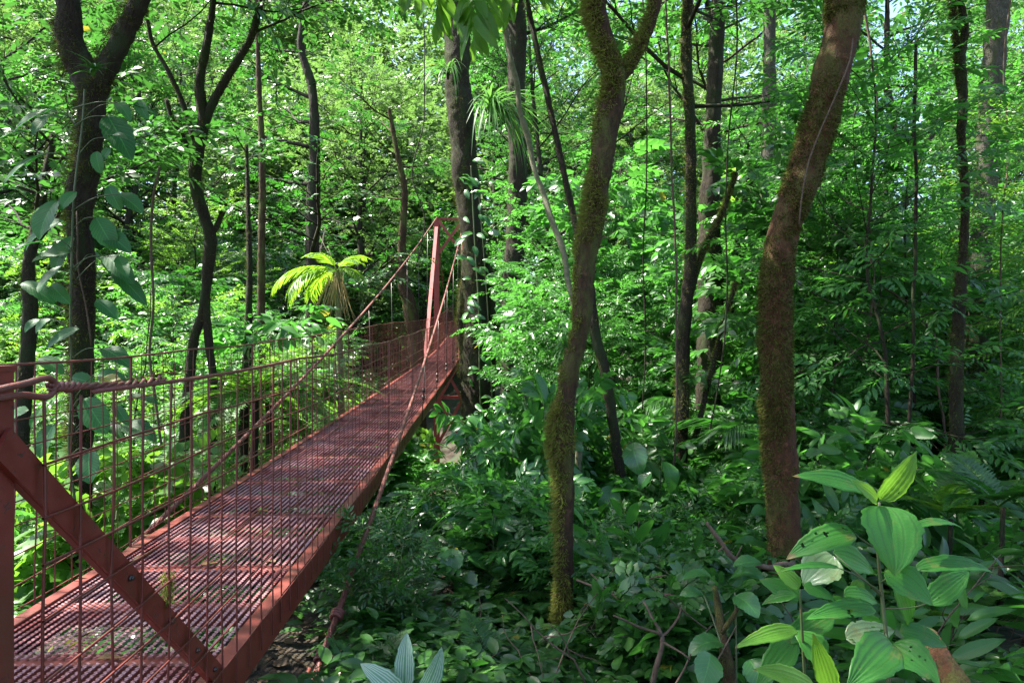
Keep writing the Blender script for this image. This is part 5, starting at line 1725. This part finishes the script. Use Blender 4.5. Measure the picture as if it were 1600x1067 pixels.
for px, py, Y, s, mt_, lab in ((565, 1020, 3.4, 0.5, 'leaf_dark', "small dark fern by the knotted cable end"), (610, 960, 4.2, 0.7, 'leaf_dark', "dark fern on the floor above the striped leaves"), (575, 910, 5.0, 0.7, None, "fern beside the cable halfway down its lower end"),
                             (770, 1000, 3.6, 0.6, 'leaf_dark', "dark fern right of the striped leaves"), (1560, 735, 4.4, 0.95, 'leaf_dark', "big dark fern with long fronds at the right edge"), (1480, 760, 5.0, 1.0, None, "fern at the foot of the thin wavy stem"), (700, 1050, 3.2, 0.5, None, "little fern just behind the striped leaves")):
    q = at(px, py, Y)
    o = place('fern', q[0], q[1], s, mt_, label=lab, z=(q[2] - 0.25 if px > 1400 else None))
    if px > 1400:
        g = Geo()
        zb_ = float(gz(q[0], q[1])) - 0.1
        g.tube([(0, 0, (zb_ - q[2] + 0.25) / s), (0.03, 0, 0.02)], (0.022, 0.015), 8)
        linkpart("trunk", g.mesh("trunk", M['bark_dark']), o)

# hanging leaves at the top edge
root = thing("hanging_branch", "bright leafy branch hanging into the top edge left of the pale liana", "branch", at(745, -120, 6.2))
g, w = Geo(), Geo()
tws = twigset(rt, 3, 9, 0.34, 0.30, ang=1.0, droop=0.7, up=0.3)
TP, TD = [], []
for q in ((700, -60), (735, -30), (775, -60), (745, -10), (795, -50), (690, -30), (650, -80), (840, -80)):
    a = at(q[0], q[1], 6.2 + R.uniform(-.3, .3))
    TP.append(a)
    TD.append((R.gauss(0, .5), R.gauss(-.3, .4), -0.6))
    w.tube([at(745, -200, 6.2), (a + at(745, -160, 6.2)) / 2, a], (0.014, 0.01, 0.004), 5)
TP, TD = np.array(TP), np.array(TD)
for k in range(3):
    Rm, p_, s_ = compose(frames(TD[k::3], np.array([UP] * len(TP[k::3])) + np.array((0, -.6, 0))), TP[k::3], np.full(len(TP[k::3]), 0.95), tws[k])
    g.inst(leaf_fine(0.16, droop=0.3, n=7, power=(0.8, 1.0)), Rm, p_, s_)
w.build("branch", M['twig'], root)
g.build("foliage", M['leaf_bright'], root)

# ------------------------------------------------------------------ dead wood
def dead(name, label, cat, branches, mat='twig'):
    g_ = Geo()
    for rows, r0, r1 in branches:
        P = [at(*q) for q in rows]
        C, Rr = resample(P, np.linspace(r0, r1, len(P)), 0.03)
        C = C + (np.stack([vnoise(C, 9.0, 3 + k) for k in range(3)], -1) - 0.5) * 0.03
        g_.tube(C, Rr * (0.8 + 0.5 * vnoise(C, 40, 4)), 7)
    o_ = g_.build(name, M[mat])
    tag(o_, label, cat)
    return o_


dead("fallen_branch", "pinkish bare broken branch arching up left of the leaning reddish tree's foot", "dead branch", [([(1104, 814, 3.2), (1125, 848, 3.2), (1150, 872, 3.2), (1200, 884, 3.3), (1240, 880, 3.5)], 0.008, 0.014), ([(1128, 852, 3.2), (1118, 858, 3.15)], 0.005, 0.003), ([(1150, 873, 3.2), (1158, 850, 3.2)], 0.005, 0.003)])
dead("fallen_branch", "forked grey brown dead branch standing on the ground right of the furry mossy tree", "dead branch", [([(1018, 1075, 3.0), (1028, 1030, 3.0), (1034, 992, 3.05), (1020, 965, 3.1), (1004, 940, 3.15)], 0.013, 0.005), ([(1034, 992, 3.05), (1000, 978, 3.0), (975, 968, 2.95), (960, 960, 2.95)], 0.007, 0.003), ([(1034, 992, 3.05), (1060, 968, 3.1), (1066, 945, 3.1)], 0.007, 0.003), ([(1030, 1000, 3.0), (1075, 1030, 2.9)], 0.006, 0.003)])
dead("fallen_branch", "long thin dead branch lying across the plants between furry mossy tree and leaning tree", "dead branch", [([(902, 906, 3.8), (940, 920, 3.7), (990, 930, 3.6), (1050, 932, 3.5), (1110, 955, 3.4)], 0.006, 0.010), ([(925, 895, 3.7), (955, 925, 3.6), (985, 960, 3.5), (1000, 1000, 3.4)], 0.004, 0.008), ([(985, 928, 3.6), (1005, 905, 3.6), (1040, 900, 3.5)], 0.005, 0.003), ([(940, 920, 3.7), (920, 940, 3.7), (905, 960, 3.7)], 0.004, 0.002)])
dead("fallen_branch", "dark crooked dead limb lying low behind the forked dead branch", "dead branch", [([(920, 980, 3.9), (960, 1005, 3.8), (1010, 1025, 3.6), (1040, 1050, 3.4), (1060, 1080, 3.2)], 0.03, 0.025)], 'bark_dark')
dead("rotten_stump", "slim rotten stump with shreds of moss left of the quilted leaf shrub", "stump", [([(1140, 1090, 3.0), (1132, 1020, 3.0), (1122, 960, 3.05), (1112, 915, 3.05)], 0.03, 0.012), ([(1128, 985, 3.0), (1150, 950, 2.95)], 0.012, 0.008)], 'bark')
dead("rotten_log", "reddish brown rotten log end behind the quilted leaf shrub at the bottom right", "log", [([(1440, 990, 2.2), (1465, 1020, 2.1), (1490, 1065, 2.0), (1510, 1110, 1.95)], 0.03, 0.045)], 'bark_red')

# ------------------------------------------------------------------ ground cover, litter and the far wood
g = Geo()
for k in range(170):
    y = 2.6 + 8.5 * R.random() ** 1.2
    x = R.uniform(-0.9, 0.8 * y)
    if x < float(right_x(y)) + 0.2:
        continue
    p = np.array((x, y, float(gz(x, y)) + R.uniform(-0.02, 0.12)))
    lean = R.random() < 0.45
    d = (R.gauss(0, 1), R.gauss(0, 1), R.uniform(0.6, 2.2) if lean else R.uniform(-0.05, 0.25))
    L = R.uniform(0.25, 1.0)
    c = bpath(R, p, d, L, 6, 0.0, 0.16)
    r_ = R.uniform(0.0025, 0.007)
    g.tube(c, np.linspace(r_, r_ * 0.4, 7), 5)
    for q in range(R.randint(0, 3)):
        t_ = R.uniform(0.3, 0.9)
        c2 = bpath(R, interp(c, t_), (R.gauss(0, 1), R.gauss(0, 1), R.gauss(0.3, .6)), L * 0.35, 4, 0, 0.2)
        g.tube(c2, np.linspace(r_ * 0.6, r_ * 0.25, 5), 4)
tag(g.build("twig_litter", M['twig']), "thin dead twigs scattered over the forest floor", kind='stuff')

g = Geo()
n = 15000
x = NR.uniform(-6, 10, n)
y = NR.uniform(1.6, 13, n)
P = np.stack((x, y, gz(x, y) + 0.012 + NR.uniform(0, 0.02, n)), -1)
g.inst(LEAF_W, frames(NR.normal(0, 1, (n, 3)) * (1, 1, 0.15), np.array((0, 0, 1)) + NR.normal(0, 0.3, (n, 3))), P, NR.uniform(0.05, 0.13, n))
tag(g.build("leaf_litter", M['litter']), "brown fallen leaves covering the forest floor", kind='stuff')
g = Geo()
n = 6200
x = NR.uniform(-7, 11, n)
y = 2.3 + 13 * NR.random(n) ** 1.15
ok = np.abs(x - (right_x(y) - BW / 2)) > 0.1
x, y = x[ok], y[ok]
dens = vnoise(np.stack((x, y, x * 0), -1), 0.9, 8)
kp = (dens > 0.34) & ((x - right_x(3.5) - .15) ** 2 + (y - 3.4) ** 2 > 0.35)
x, y = x[kp], y[kp]
h = NR.uniform(0.04, 0.36, len(x)) * (0.5 + 0.5 * smooth(3, 6, y))
for k in range(8):
    az = k * 2.399 + NR.uniform(0, 6.28, len(x)) * 0.4
    P = np.stack((x + np.cos(az) * 0.04, y + np.sin(az) * 0.04, gz(x, y) + h * (0.35 + 0.65 * (k + 1) / 8)), -1)
    D = np.stack((np.cos(az), np.sin(az), NR.uniform(-0.3, 0.5, len(x))), -1)
    s = NR.uniform(0.07, 0.15, len(x)) * (0.7 + h)
    Fm = frames(D, np.array((0, 0, 1)) + NR.normal(0, .3, (len(x), 3)))
    sh = (vnoise(np.stack((x, y, x * 0), -1), 2.3, 12) * 3.6).astype(int) % 3
    for q, tm in enumerate((LEAF, LEAF_N, LEAF_W)):
        g.inst(tm, Fm[sh == q], P[sh == q], s[sh == q] * (1.0, 1.35, 0.8)[q])
n = 1500
x, y = NR.uniform(-1.0, 2.6, n), NR.uniform(2.5, 4.9, n)
kp = (x > right_x(y) + 0.02) & ((x - right_x(3.5) - .12) ** 2 + (y - 3.4) ** 2 > 0.05)
x, y = x[kp], y[kp]
h = NR.uniform(0.04, 0.26, len(x))
for k in range(7):
    az = k * 2.399 + NR.uniform(0, 6.28, len(x))
    P = np.stack((x + np.cos(az) * 0.03, y + np.sin(az) * 0.03, gz(x, y) + h * (0.4 + 0.6 * (k + 1) / 7)), -1)
    D = np.stack((np.cos(az), np.sin(az), NR.uniform(-0.3, 0.5, len(x))), -1)
    g.inst(LEAF_F, frames(D, np.array((0, 0, 1)) + NR.normal(0, .3, (len(x), 3))), P, NR.uniform(0.07, 0.15, len(x)))
tag(g.build("ground_cover", M['leaf_dark']), "low green herbs covering the forest floor", kind='stuff')

g = Geo()
rngf = np.random.default_rng(77)
for k in range(720):
    y0 = rngf.uniform(60, 100) if k < 640 else rngf.uniform(48, 60)
    x0 = rngf.uniform(-0.95, 0.95) * y0 if k < 640 else rngf.uniform(-0.42, -0.05) * y0
    h0 = rngf.uniform(1, 29 if x0 < 0 else 22) if k < 430 else rngf.uniform(17, 37) if k < 640 else rngf.uniform(0, 17)
    if abs(x0 / y0 * F + 800 - 1402) < 55 + 2.5 * F / y0 and h0 > 7:
        continue
    r0 = rngf.uniform(3.5, 6.5)
    n = 620
    d = norm(rngf.normal(0, 1, (n, 3)))
    P = np.array((x0, y0, float(gz(x0, y0)) + h0)) + d * r0 * (rngf.uniform(0.35, 1, (n, 1)) ** 0.5) * (1, 1, 0.75)
    P = P + (vnoise(P, 0.5, 4)[:, None] - 0.5) * 2.5
    g.inst(leaf_s(0.28), frames(rngf.normal(0, 1, (n, 3)) * (1, 1, 0.5), np.array((0, 0, 1)) + rngf.normal(0, .5, (n, 3))), P, rngf.uniform(0.45, 0.85, n))
tag(g.build("far_wood", M['leaf_haze']), "distant mass of sunlit forest closing the view behind the trees", kind='stuff')

finish_labels()
